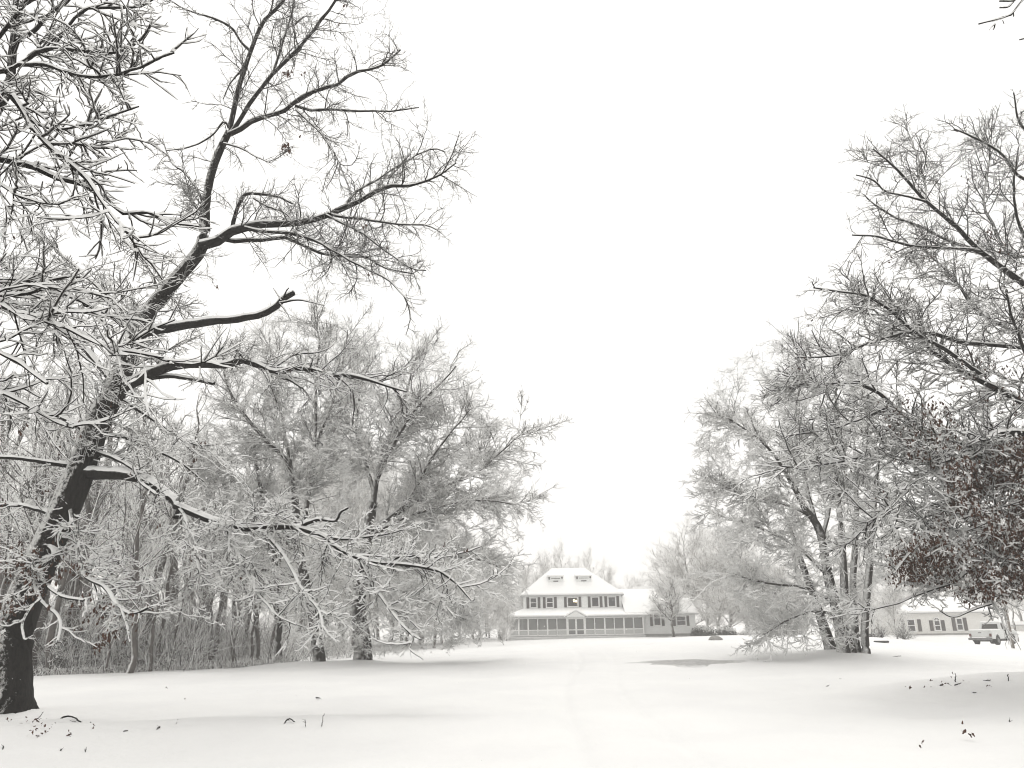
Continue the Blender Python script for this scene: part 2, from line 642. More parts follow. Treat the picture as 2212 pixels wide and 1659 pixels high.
L1 = [
    ([(497, 290), (499, 271), (513, 200), (542, 108), (567, 50), (613, 0), (640, -50)], 14, 8, 0, .5),
    ([(497, 290), (508, 271), (579, 171), (633, 117), (679, 62), (721, 8), (750, -40)], 11, 6, 0, -.8),
    ([(590, 160), (598, 130), (613, 83), (633, 17), (640, -30)], 7, 4, -.4, .6),
    ([(497, 290), (508, 287), (554, 258), (608, 242), (654, 208), (688, 194), (729, 183), (763, 158), (825, 142), (865, 105)], 13, 4, 0, -1.2),
    ([(637, 228), (670, 238), (708, 237), (779, 240), (846, 240), (905, 232)], 7, 3, -.4, .8),
    ([(640, 238), (692, 287), (721, 329), (745, 385), (760, 420)], 6, 2.5, -.4, -1.5),
    ([(437, 531), (475, 521), (504, 498), (554, 487), (617, 483), (671, 475), (713, 462), (746, 448), (788, 429), (817, 410), (838, 402), (896, 402), (938, 385), (985, 352)], 24, 3, 0, -1.5),
    ([(746, 448), (758, 425), (788, 402), (808, 392), (870, 352), (930, 322), (962, 330)], 7, 2.5, -.8, .8),
    ([(713, 462), (735, 468), (796, 475), (867, 485), (921, 487), (958, 506)], 7, 2.5, -.8, -2.2),
    ([(480, 516), (500, 521), (563, 519), (613, 512), (650, 527), (692, 546), (742, 554), (796, 556), (830, 580), (890, 590)], 11, 3, 0, 1.2),
    ([(530, 492), (565, 499), (617, 504), (663, 512), (721, 542), (779, 575), (838, 604), (880, 648)], 9, 2.5, -.3, -2.),
    ([(705, 465), (735, 480), (783, 504), (838, 546), (888, 579), (920, 585)], 6, 2.5, -.8, -1.6),
    ([(497, 505), (502, 496), (511, 454), (529, 421), (554, 419), (600, 425), (633, 440)], 11, 4, -.1, -.5),
    ([(548, 428), (575, 445), (605, 455), (625, 468), (640, 495)], 5, 2.5, -.4, -1.),
    ([(302, 722), (320, 716), (352, 710), (430, 697), (500, 690), (560, 680), (590, 668), (610, 648), (634, 632)], 24, 13, 0, -1.),
    ([(604, 655), (640, 648), (668, 652), (702, 661)], 5, 1.5, -1, -1.3),
    ([(604, 655), (612, 665), (622, 680), (628, 694)], 4, 1.5, -1, -1.1),
    ([(608, 650), (600, 637), (590, 622)], 4, 1.5, -1, -.9),
    ([(612, 645), (618, 630), (624, 622)], 4, 1.5, -1, -1.2),
    ([(262, 838), (281, 828), (312, 816), (359, 794), (437, 785), (487, 788), (531, 777), (576, 797), (600, 803), (648, 794), (686, 803), (720, 810), (773, 816), (830, 832), (878, 846)], 26, 3.5, 0, -1.8),
    ([(290, 826), (306, 825), (340, 815), (375, 813), (430, 822), (462, 829)], 11, 8, 0, -.4),
    ([(722, 810), (745, 826), (761, 847), (765, 878), (761, 918)], 5, 2.5, -1.2, -1.5),
    ([(590, 802), (602, 813), (628, 822), (652, 838)], 8, 5, -.7, -.9),
    ([(576, 797), (598, 790), (636, 766), (680, 762), (711, 752), (727, 735)], 6, 2, -.7, .5),
    ([(160, 1030), (187, 1022), (225, 1022), (269, 1025), (312, 1035), (350, 1060), (384, 1091), (381, 1118)], 32, 17, 0, -.8),
    ([(200, 975), (212, 977), (250, 991), (291, 1016), (303, 1041), (337, 1068)], 9, 6, -.1, -.9),
    ([(380, 1092), (420, 1112), (470, 1128), (530, 1140), (580, 1138), (617, 1135), (648, 1138), (680, 1153), (711, 1166), (736, 1188), (773, 1205), (800, 1215), (842, 1213), (898, 1224), (948, 1233), (986, 1261), (1018, 1296)], 17, 3, -.8, -1.6),
    ([(650, 1138), (668, 1128), (690, 1122), (725, 1125), (735, 1107), (752, 1097)], 9, 4, -1.1, -1.4),
    ([(835, 1214), (850, 1207), (880, 1200), (930, 1204), (990, 1196), (1040, 1180)], 7, 2.5, -1.3, -.3),
    ([(778, 1208), (790, 1230), (805, 1265), (824, 1290), (852, 1330), (883, 1365), (910, 1382)], 8, 3, -1.2, -2.2),
    ([(875, 1356), (893, 1377), (886, 1402), (914, 1424)], 4, 2, -2.1, -2.4),
    ([(560, 1140), (590, 1170), (620, 1210), (650, 1270), (690, 1320), (700, 1380)], 8, 3, -1., -2.6),
    ([(470, 1128), (500, 1170), (530, 1230), (555, 1280), (600, 1330), (640, 1350)], 7, 2.5, -.9, -2.4),
    ([(384, 1091), (405, 1130), (420, 1190), (430, 1240), (420, 1300)], 7, 2.5, -.8, -2.),
    ([(690, 1156), (740, 1165), (790, 1160), (850, 1150), (910, 1130)], 7, 2.5, -1.1, .4),
    ([(105, 1180), (118, 1195), (100, 1215), (74, 1230), (84, 1290), (116, 1322), (131, 1350), (122, 1390)], 8, 4, -.4, -2.),
    ([(74, 1230), (62, 1268), (20, 1290), (-30, 1320)], 5, 3, -1.1, -1.8),
    ([(87, 1294), (66, 1313), (48, 1348), (52, 1380)], 5, 3, -1.5, -2.),
    ([(150, 1090), (165, 1180), (181, 1242), (226, 1268), (242, 1292), (265, 1317), (291, 1326), (320, 1313)], 10, 5, -.2, -2.),
    ([(262, 1315), (274, 1352), (281, 1388)], 5, 3, -1.7, -2.),
    ([(105, 1268), (120, 1280), (142, 1291), (181, 1297)], 6, 5, -1.3, -1.6),
    # limbs that leave the trunk towards the left
    ([(200, 940), (140, 905), (60, 880), (-40, 840), (-140, 790)], 16, 5, 0, 1.5),
    ([(175, 1010), (110, 1000), (40, 990), (-60, 985)], 12, 5, 0, -1.4),
    ([(250, 830), (190, 760), (120, 700), (60, 630), (0, 560), (-60, 500)], 17, 5, 0, 2.),
    ([(290, 735), (250, 660), (190, 600), (130, 545), (90, 500)], 13, 4, 0, 1.4),
    ([(345, 640), (320, 580), (280, 530), (240, 490)], 9, 3, 0, .8),
    ([(130, 1120), (80, 1100), (20, 1090), (-50, 1100)], 12, 5, 0, .8),
    ([(441, 440), (420, 400), (395, 370), (370, 350), (350, 300)], 7, 2.5, 0, .4),
    ([(497, 285), (485, 262), (465, 285), (440, 305), (400, 320), (360, 325)], 6, 2.5, 0, -.4),
    ([(484, 310), (520, 320), (552, 338), (580, 350)], 5, 2.5, 0, -.8),
    ([(540, 110), (520, 90), (500, 60), (460, 40), (400, 20), (350, -10)], 7, 2.5, .3, -.7),
    ([(530, 140), (510, 165), (495, 185), (482, 215)], 4, 2, .2, .8),
    ([(240, 850), (290, 880), (350, 920), (420, 960), (470, 960)], 8, 3, 0, 1.2),
    ([(210, 940), (270, 945), (340, 975), (390, 1000), (440, 1040)], 9, 3, 0, 1.6),
    ([(270, 800), (330, 770), (400, 740), (440, 720)], 7, 3, 0, 1.8),
]
t1_l = [limb(a, b, c, Y1 + .3, d, e) for a, b, c, d, e in L1]
BROKEN = 14
make_limbs(T1, [(p, r, {BROKEN: 'thick limb snapped off, splinters at its end', 24: 'low heavy limb bending down to a broken stump'}.get(i)) for i, (p, r) in enumerate(t1_l)],
           9, M['limb'], M['twigsnow'], .55, .008, .04)
skip = {BROKEN, 15, 16, 17, 18, 20, 24}
mainP = [p for i, (p, r) in enumerate(t1_l) if i not in skip]
mainR = [r for i, (p, r) in enumerate(t1_l) if i not in skip]
f1 = fill([T1P[16:]] + mainP, [T1R[16:]] + mainR, [(-170, 430), (60, 450), (230, 505), (360, 540), (410, 600), (300, 720), (240, 850), (170, 1000), (110, 1150), (60, 1260), (-170, 1250)], 270, Y1 + .6, 2.2, rmin=.006)
f1b = fill([T1P[16:]] + mainP, [T1R[16:]] + mainR, [(240, 860), (430, 900), (520, 1050), (690, 1110), (900, 1130), (1040, 1190), (1030, 1290), (960, 1350), (850, 1390), (700, 1370), (600, 1330), (470, 1300), (330, 1180), (400, 1080), (300, 1000)], 420, Y1 - .6, 1.7, rmin=.005, maxlen=3.2)
f1c = fill([T1P[16:]] + mainP, [T1R[16:]] + mainR, [(500, 60), (720, 20), (830, -30), (830, 60), (880, 130), (930, 230), (960, 330), (1000, 350), (990, 420), (940, 500), (900, 640), (800, 620), (700, 580), (540, 560), (560, 440), (640, 380), (590, 250)], 300, Y1 - .2, 1.6, rmin=.005, maxlen=2.0)
f1d = fill([T1P[:20]] + mainP, [T1R[:20]] + mainR, [(-60, 1180), (60, 1200), (130, 1180), (300, 1300), (290, 1400), (130, 1400), (30, 1370), (-60, 1330)], 22, Y1 - 1.6, .7, rmin=.006, maxlen=1.4)
f1e = fill([T1P[16:]] + mainP, [T1R[16:]] + mainR, [(120, 1130), (300, 1110), (480, 1230), (600, 1320), (520, 1370), (330, 1310), (150, 1260)], 60, Y1 - .4, 1.5, rmin=.005, maxlen=3.)
fl = [f for f in (f1, f1b, f1c, f1d, f1e)]
FP = np.concatenate([f[0] for f in fl])
FR = np.concatenate([f[1] for f in fl])
MP, MR = np.array(mainP), np.array(mainR)
b1 = grow(MP, MR, 5.0, .12, (.5, 1.25), .30, .22, 1.25, 6, .16, (-.03, .07), .009, .0035, .7, .4)
b1b = grow(FP, FR, 5.2, .1, (.5, 1.2), .42, .18, .95, 6, .17, (-.03, .07), .008, .0032, .7, .4)
bt = grow(T1P[None, 14:], T1R[None, 14:], 5., 0., (.8, 1.4), .2, .3, 1.3, 6, .18, (-.02, .05), .008, .004, .8, .4)
B1P, B1R = np.concatenate([b1[0], b1b[0], bt[0]]), np.concatenate([b1[1], b1b[1], bt[1]])
c1 = grow(B1P, B1R, 11., .12, (.5, 1.2), .45, .10, .62, 5, .15, (-.02, .06), .008, .0028, .8, .4)
d1 = grow(c1[0], c1[1], 12., .2, (.5, 1.1), .5, .05, .28, 3, .15, (0, .08), .008, .0024, .9, .45)
V, Q = join([tubes(FP, FR, 6), tubes(B1P, B1R, 4), tubes(*c1, 3), tubes(*d1, 3)])
cr = mesh_np('crown', V, Q, M['twig'], T1, False)
print('T1 twigs', len(B1P), len(c1[0]), len(d1[0]), len(Q))


def lowness(P, lo, hi):
    """less snow clings to the exposed upper twigs"""
    return smoothstep((hi - P[:, :, 2]) / (hi - lo))


parts = []
for (P, R), am, ad, full in (((FP, FR), .7, .008, True), ((B1P, B1R), .9, .008, False), (c1, 1.0, .0075, False), (d1, .9, .006, False)):
    px = proj(P[:, P.shape[1] // 2])
    exposed = (px[:, 0] > 430) & (px[:, 1] < 660)
    low = (px[:, 1] > 900)
    for sel, s in ((exposed, .42), (~exposed & ~low, 1.15), (~exposed & low, 2.2)):
        if sel.any():
            parts.append(snowcaps(P[sel], R[sel], am * s, ad * s, .3, full))
sv, sq = join(parts)
fk = np.concatenate([c1[0][:, 0], B1P[:, 0]])
yy_ = proj(fk)
fk = fk[((yy_[:, 0] < 440) | (yy_[:, 1] > 640)) & (rng.random(len(fk)) < .22)]
V, Q = clumps(fk + [0, 0, .012], rng.gamma(4., .0042, len(fk)))
mesh_np('crown_snow', np.vstack([sv, V]), [np.vstack([sq, Q[0] + len(sv)]), Q[1] + len(sv)], M['twigsnow'], T1, True).parent = cr
tips = np.concatenate([c1[0][:, -1], d1[0][:, -1]])
pp = proj(tips)
sel = (inpoly(pp, [(-40, 1170), (120, 1160), (240, 1270), (320, 1310), (300, 1410), (130, 1400), (60, 1360), (-40, 1330)]) & (rng.random(len(tips)) < .16)) | \
      (inpoly(pp, [(-40, 880), (180, 900), (140, 1180), (-40, 1180)]) & (rng.random(len(tips)) < .02))
sel |= (np.hypot(pp[:, 0] - 617, pp[:, 1] - 318) < 9) | (np.hypot(pp[:, 0] - 620, pp[:, 1] - 158) < 6) | (rng.random(len(tips)) < .0015)
V, Q = leaves(tips[sel], 3, .10, 1.6, .04)
mesh_np('withered_leaves', V, Q, M['leaf'], T1)

# ---- nearer tree standing just out of the frame on the left: only its snowy branches reach in --
Y0 = 7.2
t0base = at(-520, 1500, Y0)
t0base[2] = gz(t0base[0], t0base[1])
T0 = thing('maple_tree', t0base, 'closest snow laden branches drooping in from the left edge, trunk outside the picture', 'tree')
tp = np.array([t0base - [0, 0, .2], at(-510, 900, Y0), at(-470, 300, Y0), at(-440, -300, Y0 + .2), at(-430, -900, Y0 + .3)])
T0P = resample(tp, 24)
T0R = np.linspace(.24, .07, 25)
V, Q = trunk_mesh(T0P, T0R, 22, 1.4, .04, .4)
mesh_np('trunk', V, Q, M['bark'], T0, True)
L0 = [
    ([(-470, 300), (-200, 200), (-80, 175), (0, 187), (29, 204), (62, 258), (104, 317), (167, 367), (200, 402), (240, 470), (300, 520)], 26, 5, 0, -.6),
    ([(-470, 420), (-200, 340), (0, 346), (50, 354), (125, 387), (179, 400), (225, 425), (271, 462), (312, 458), (362, 479), (430, 490)], 26, 4, 0, .3),
    ([(-200, 205), (-80, 160), (0, 156), (25, 150), (46, 137), (83, 112), (117, 100), (150, 50), (190, 20), (290, 15), (333, -4)], 16, 5, 0, .9),
    ([(60, 128), (83, 110), (130, 106), (179, 110), (250, 113), (308, 83), (330, 40)], 10, 4, .2, -.5),
    ([(40, 140), (60, 140), (104, 142), (150, 158), (196, 167), (250, 162), (292, 150), (375, 115)], 10, 4, .2, -.9),
    ([(-300, 500), (-120, 420), (-20, 260), (15, 190), (30, 100), (38, -60), (50, -160)], 32, 16, .5, 1.2),
    ([(33, 90), (70, 70), (110, 30), (160, -10), (200, -60)], 10, 5, 1., .2),
    ([(35, 20), (80, -5), (140, -40)], 9, 5, 1.1, .5),
    ([(-420, 640), (-150, 600), (0, 605), (62, 607), (94, 611), (135, 598), (180, 600)], 18, 5, 0, .6),
    ([(-420, 700), (-150, 640), (0, 641), (42, 640), (83, 625), (135, 621), (165, 627), (220, 640)], 16, 4, .4, -.3),
    ([(-420, 620), (-120, 610), (0, 661), (37, 678), (62, 688), (115, 698), (154, 715), (200, 740), (250, 755), (302, 765), (350, 770)], 14, 4, .2, -1.),
    ([(-420, 800), (-120, 720), (0, 763), (37, 782), (69, 805), (100, 828)], 13, 6, .1, -.8),
    ([(80, 692), (100, 684), (144, 665), (158, 648), (190, 620)], 7, 3, -.2, .4),
    ([(100, 610), (146, 638), (179, 653), (208, 667), (250, 688), (295, 690), (330, 700)], 9, 3, .4, .0),
    ([(60, 260), (120, 280), (180, 270), (240, 250), (300, 230)], 7, 3, -.2, -.8),
    ([(100, 315), (150, 310), (210, 315), (270, 300), (330, 310)], 6, 3, -.3, .5),
    ([(-100, 345), (0, 400), (60, 430), (120, 440), (170, 430)], 8, 3, .1, -.9),
    ([(-420, 950), (-100, 820), (0, 850), (50, 870), (112, 907), (160, 925)], 14, 5, .3, -.5),
    ([(-100, 170), (-20, 100), (30, 40), (70, -20), (100, -80)], 10, 5, 0, -.9),
]
t0_l = [limb(a, b, c, Y0, d, e) for a, b, c, d, e in L0]
make_limbs(T0, [(p, r, None) for p, r in t0_l], 9, M['limb'], M['twigsnow'], .75, .008, .04)
mP, mR = np.array([p for p, r in t0_l]), np.array([r for p, r in t0_l])
f0 = fill(list(mP), list(mR), [(-80, -120), (60, -120), (330, -40), (345, 30), (330, 110), (300, 160), (250, 180), (290, 230), (330, 320), (280, 330), (200, 400), (150, 440), (60, 420), (-80, 420)], 190, Y0, 1.1, rl=.009, rmin=.004, maxlen=1.6)
f0b = fill(list(mP), list(mR), [(-80, 590), (200, 590), (340, 690), (300, 770), (120, 840), (-80, 860)], 40, Y0 + .2, .8, rl=.009, rmin=.004, maxlen=1.4)
fP, fR = np.concatenate([f0[0], f0b[0]]), np.concatenate([f0[1], f0b[1]])
g0 = [grow(mP, mR, 6., .3, (.45, 1.1), .3, .2, .75, 6, .13, (-.03, .10), .008, .003, .6, .5), grow(fP, fR, 6.5, .1, (.4, 1.05), .45, .12, .5, 6, .13, (-.02, .10), .008, .003, .6, .5)]
gP, gR = np.concatenate([g[0] for g in g0]), np.concatenate([g[1] for g in g0])
h0 = grow(gP, gR, 12., .12, (.4, 1.0), .55, .08, .42, 6, .09, (0, .10), .008, .0026, .7, .35)
V, Q = join([tubes(fP, fR, 6), tubes(gP, gR, 5), tubes(*h0, 4)])
cr = mesh_np('crown', V, Q, M['twig'], T0, False)
V, Q = join([snowcaps(fP, fR, 1.1, .011, .3), snowcaps(gP, gR, 1.3, .012, .45), snowcaps(*h0, 1.2, .0085, .45)])
sv, sq = V, Q
fk = np.concatenate([gP[:, 0], h0[0][:, 0]])
fk = fk[rng.random(len(fk)) < .25]
V, Q = clumps(fk + [0, 0, .008], rng.gamma(4., .0032, len(fk)))
mesh_np('crown_snow', np.vstack([sv, V]), [np.vstack([sq, Q[0] + len(sv)]), Q[1] + len(sv)], M['twigsnow'], T0, True).parent = cr
print('T0', len(fP), len(gP), len(h0[0]))

# ---- big oak with dead leaves, trunk just out of the frame on the right -----------------------
Y5 = 20.0
b5 = at(2345, 1490, Y5)
b5[2] = gz(b5[0], b5[1])
T5 = thing('oak_tree', b5, 'tall spreading oak at right edge with clumps of withered brown leaves', 'tree')
tp = np.array([b5 - [0, 0, .3], at(2345, 1200, Y5), at(2335, 950, Y5), at(2310, 700, Y5), at(2280, 500, Y5 + .2), at(2250, 300, Y5 + .3), at(2240, 120, Y5 + .4)])
T5P = resample(tp, 30)
T5R = np.interp(np.linspace(0, 1, 31), [0, .4, .7, 1], [.5, .40, .2, .05])
V, Q = trunk_mesh(T5P, T5R, 26, 1.35, .045, .5)
mesh_np('trunk', V, Q, M['bark'], T5, True)
L5 = [
    ([(2312, 720), (2220, 620), (2130, 555), (2093, 521), (2052, 477), (2002, 436), (1958, 389), (1927, 355), (1887, 322)], 17, 3.5, 0, -1.),
    ([(2150, 570), (2121, 545), (2052, 521), (1993, 492), (1943, 474), (1896, 446), (1866, 420)], 10, 3, -.3, .8),
    ([(2140, 562), (2100, 540), (1990, 533), (1937, 524), (1896, 511), (1840, 508)], 8, 3, -.3, -2.),
    ([(2002, 436), (1958, 424), (1914, 414), (1887, 390), (1850, 378)], 5, 2.5, -.7, -1.8),
    ([(2002, 436), (1996, 386), (1977, 324), (1952, 262)], 6, 2.5, -.7, 1.),
    ([(2270, 460), (2210, 560), (2168, 533), (2146, 486), (2124, 446), (2130, 386), (2140, 324), (2124, 277)], 10, 3, 0, 1.6),
    ([(2310, 740), (2200, 720), (2110, 670), (2084, 633), (2052, 593), (2012, 555), (1974, 530), (1930, 548)], 11, 3, .2, 1.8),
    ([(2120, 810), (2063, 770), (1968, 711), (1921, 668), (1871, 639), (1834, 633), (1757, 621)], 9, 3, -.6, -2.2),
    ([(2335, 960), (2230, 880), (2147, 836), (2102, 817), (2063, 794), (2025, 767), (1964, 714), (1930, 668), (1880, 645), (1830, 600)], 20, 3, 0, .6),
    ([(2090, 742), (2033, 725), (1968, 717), (1880, 740), (1804, 767), (1720, 772)], 10, 3, -.4, -2.),
    ([(2310, 760), (2200, 750), (2086, 740)], 11, 9, 0, -.4),
    ([(2340, 1060), (2180, 1010), (2060, 970), (1972, 916), (1930, 878), (1895, 843), (1849, 828), (1815, 828), (1727, 824), (1690, 810)], 17, 3, 0, -1.),
    ([(1925, 876), (1880, 893), (1823, 882), (1765, 904), (1704, 912)], 7, 2.5, -.7, .8),
    ([(1910, 882), (1861, 904), (1804, 924), (1742, 935), (1689, 943)], 6, 2.5, -.7, -2.2),
    ([(2342, 1080), (2200, 1010), (2080, 960), (1987, 950), (1937, 954), (1880, 981), (1823, 996), (1746, 1008), (1689, 1008)], 12, 3, 0, -2.),
    ([(2342, 1090), (2180, 1010), (2100, 985), (2063, 992), (2025, 1004), (1987, 1027), (1968, 1053), (1937, 1080), (1903, 1111), (1870, 1130)], 12, 3, .2, -2.8),
    ([(2345, 1130), (2200, 1040), (2086, 1061), (2025, 1107), (1953, 1130), (1890, 1170), (1840, 1180)], 13, 3, 0, .4),
    ([(2335, 950), (2260, 935), (2212, 935), (2163, 935), (2128, 950)], 17, 13, 0, -2.2),
    ([(2345, 1200), (2180, 1190), (2100, 1230), (2047, 1262), (2000, 1278), (1934, 1304), (1876, 1320)], 12, 3, 0, -1.6),
    ([(2345, 1190), (2220, 1200), (2138, 1240), (2141, 1304), (2160, 1317), (2165, 1346), (2171, 1362)], 11, 3, -.3, -2.2),
    ([(2141, 1304), (2102, 1317), (2060, 1333), (2030, 1320)], 5, 2, -1.9, -2.),
    ([(2345, 1150), (2230, 1120), (2120, 1110), (2040, 1140), (1980, 1180), (1930, 1240)], 12, 3, -.2, -2.6),
    ([(2255, 340), (2230, 300), (2200, 260), (2190, 200)], 8, 3, .3, -.5),
    ([(2265, 400), (2200, 380), (2160, 330), (2090, 290), (2060, 280)], 8, 3, .3, -1.5),
    ([(2300, 640), (2240, 560), (2200, 480), (2190, 400), (2200, 320)], 10, 3, 0, -1.),
    ([(2340, 1000), (2280, 900), (2230, 800), (2190, 700), (2170, 620)], 11, 3, 0, -2.4),
]
t5_l = [limb(a, b, c, Y5, d, e) for a, b, c, d, e in L5]
make_limbs(T5, [(p, r, None) for p, r in t5_l], 8, M['limb'], M['twigsnow'], .5, .012, .04)
mP, mR = np.array([p for p, r in t5_l]), np.array([r for p, r in t5_l])
ns, nr = [T5P[6:]] + list(mP), [T5R[6:]] + list(mR)
polyU = [(2300, 200), (2190, 240), (2100, 285), (1962, 275), (1900, 325), (1860, 375), (1850, 515), (1905, 555), (1960, 600), (2100, 690), (2300, 690)]
polyL = [(2300, 640), (2060, 640), (1840, 590), (1760, 612), (1790, 660), (1705, 690), (1700, 800), (1680, 900), (1690, 1010), (1800, 1060), (1850, 1170), (1900, 1230), (1960, 1320), (2060, 1300), (2190, 1275), (2300, 1270)]
f5 = fill(ns, nr, polyU, 200, Y5 - .3, 2.6, maxlen=4.)
f5b = fill(ns, nr, polyL, 430, Y5 - .6, 2.8, maxlen=4.5)
fP, fR = np.concatenate([f5[0], f5b[0]]), np.concatenate([f5[1], f5b[1]])


def trim(P, R):
    q = proj(P[:, -1])
    ok = ~((q[:, 1] > 1318) & (q[:, 0] < 2130))
    return P[ok], R[ok]


fP, fR = trim(fP, fR)
g5 = [grow(mP, mR, 6., .2, (.5, 1.15), .3, .3, 1.5, 6, .13, (-.02, .07), .009, .004, .7, .4), grow(fP, fR, 6.5, .08, (.45, 1.1), .42, .25, 1.2, 6, .13, (-.02, .07), .009, .004, .7, .4)]
gP, gR = np.concatenate([g[0] for g in g5]), np.concatenate([g[1] for g in g5])
gP, gR = trim(gP, gR)
h5 = grow(gP, gR, 8.5, .1, (.45, 1.1), .45, .12, .6, 4, .16, (-.01, .07), .009, .004, .8, .5)
i5 = grow(h5[0], h5[1], 8., .15, (.5, 1.1), .5, .08, .3, 2, .16, (0, .07), .009, .004, .8, .6)
V, Q = join([tubes(fP, fR, 5), tubes(gP, gR, 4), tubes(*h5, 3), tubes(*i5, 3)])
cr = mesh_np('crown', V, Q, M['twig'], T5, False)
parts = []
for (P, R), am, ad in (((fP, fR), .8, .012), ((gP, gR), 1., .012), (h5, 1., .011), (i5, 1., .010)):
    px = proj(P[:, P.shape[1] // 2])
    e = (px[:, 1] < 560)
    for sel, s in ((e, .35), (~e & (px[:, 1] < 800), .9), (px[:, 1] >= 800, 1.7)):
        if sel.any():
            parts.append(snowcaps(P[sel], R[sel], am * s, ad * s, .3, False))
V, Q = join(parts)
mesh_np('crown_snow', V, Q, M['twigsnow'], T5, True).parent = cr
tips = np.concatenate([gP[:, -1], h5[0][:, -1], i5[0][:, -1]])
pp = proj(tips)
pr = np.zeros(len(tips))
for poly, w in (([(1890, 860), (2010, 830), (2060, 900), (2080, 1000), (2000, 1010), (1930, 940)], .11), ([(2040, 1000), (2290, 900), (2290, 1270), (2150, 1285), (2080, 1300), (2050, 1260), (1930, 1250), (1920, 1200), (2000, 1150), (2060, 1080)], .5),
                ([(2000, 1190), (2290, 1150), (2290, 1280), (2060, 1290)], .62), ([(2060, 760), (2290, 800), (2290, 900), (2090, 880)], .10)):
    pr = np.maximum(pr, inpoly(pp, poly) * w)
clump = .5 + .5 * np.sin(tips[:, 0] * 2.3 + 1.7 * np.sin(tips[:, 2] * 1.9)) * np.sin(tips[:, 2] * 2.9 + tips[:, 1] * 1.3)
sel = rng.random(len(tips)) < pr * 2.1 * clump ** 1.6
sel |= rng.random(len(tips)) < .0012
print('T5', len(fP), len(gP), len(h5[0]), len(i5[0]), 'leaf tips', sel.sum())
V, Q = leaves(tips[sel], 6, .092, 1.5, .085)
mesh_np('withered_leaves', V, Q, M['leaf'], T5)
# a little snow on the leaf clumps
V, Q = leaves(tips[sel][rng.random(sel.sum()) < .8] + [0, 0, .04], 2, .11, .25, .08)
mesh_np('leaf_snow', V, Q, M['twigsnow'], T5)

# ---- twig ends of one more tree, top right corner --------------------------------------------
Y6 = 8.5
b6 = at(2760, 1600, Y6)
b6[2] = gz(b6[0], b6[1])
T6 = thing('maple_tree', b6, 'bare twig ends dipping into the top right corner, trunk outside the picture', 'tree')
T6P = resample(np.array([b6 - [0, 0, .2], at(2740, 800, Y6), at(2700, 100, Y6), at(2660, -600, Y6)]), 20)
T6R = np.linspace(.2, .05, 21)
V, Q = trunk_mesh(T6P, T6R, 20, 1.4, .04, .4)
mesh_np('trunk', V, Q, M['bark'], T6, True)
L6 = [([(2695, 60), (2500, -140), (2330, -120), (2240, -40), (2212, 3), (2198, 17), (2189, 28), (2166, 44), (2149, 52), (2131, 54), (2114, 51)], 16, 4, 0, -.2),
      ([(2360, -120), (2260, -60), (2215, -15), (2185, 4), (2160, 2)], 9, 3.5, 0, -.3), ([(2190, 3), (2178, 15), (2160, 17)], 4, 3, -.2, -.3),
      ([(2150, 52), (2142, 58), (2137, 65)], 2.5, 1.5, -.2, -.3), ([(2149, 53), (2148, 60), (2145, 65)], 2.5, 1.5, -.2, -.1), ([(2166, 44), (2169, 52)], 2, 1.5, -.1, -.1),
      ([(2189, 28), (2190, 36)], 2, 1.5, -.1, 0), ([(2330, 160), (2260, 90), (2225, 82), (2202, 86)], 6, 3, 0, -.2), ([(2700, 150), (2500, 120), (2330, 160)], 14, 6, 0, 0),
      ([(2330, 160), (2280, 200), (2230, 225), (2205, 243)], 6, 3, 0, -.4)]
t6_l = [limb(a, b, c, Y6, d, e, 10) for a, b, c, d, e in L6]
make_limbs(T6, [(p, r, None) for p, r in t6_l], 8, M['limb'], M['twigsnow'], .7, .006, .04)

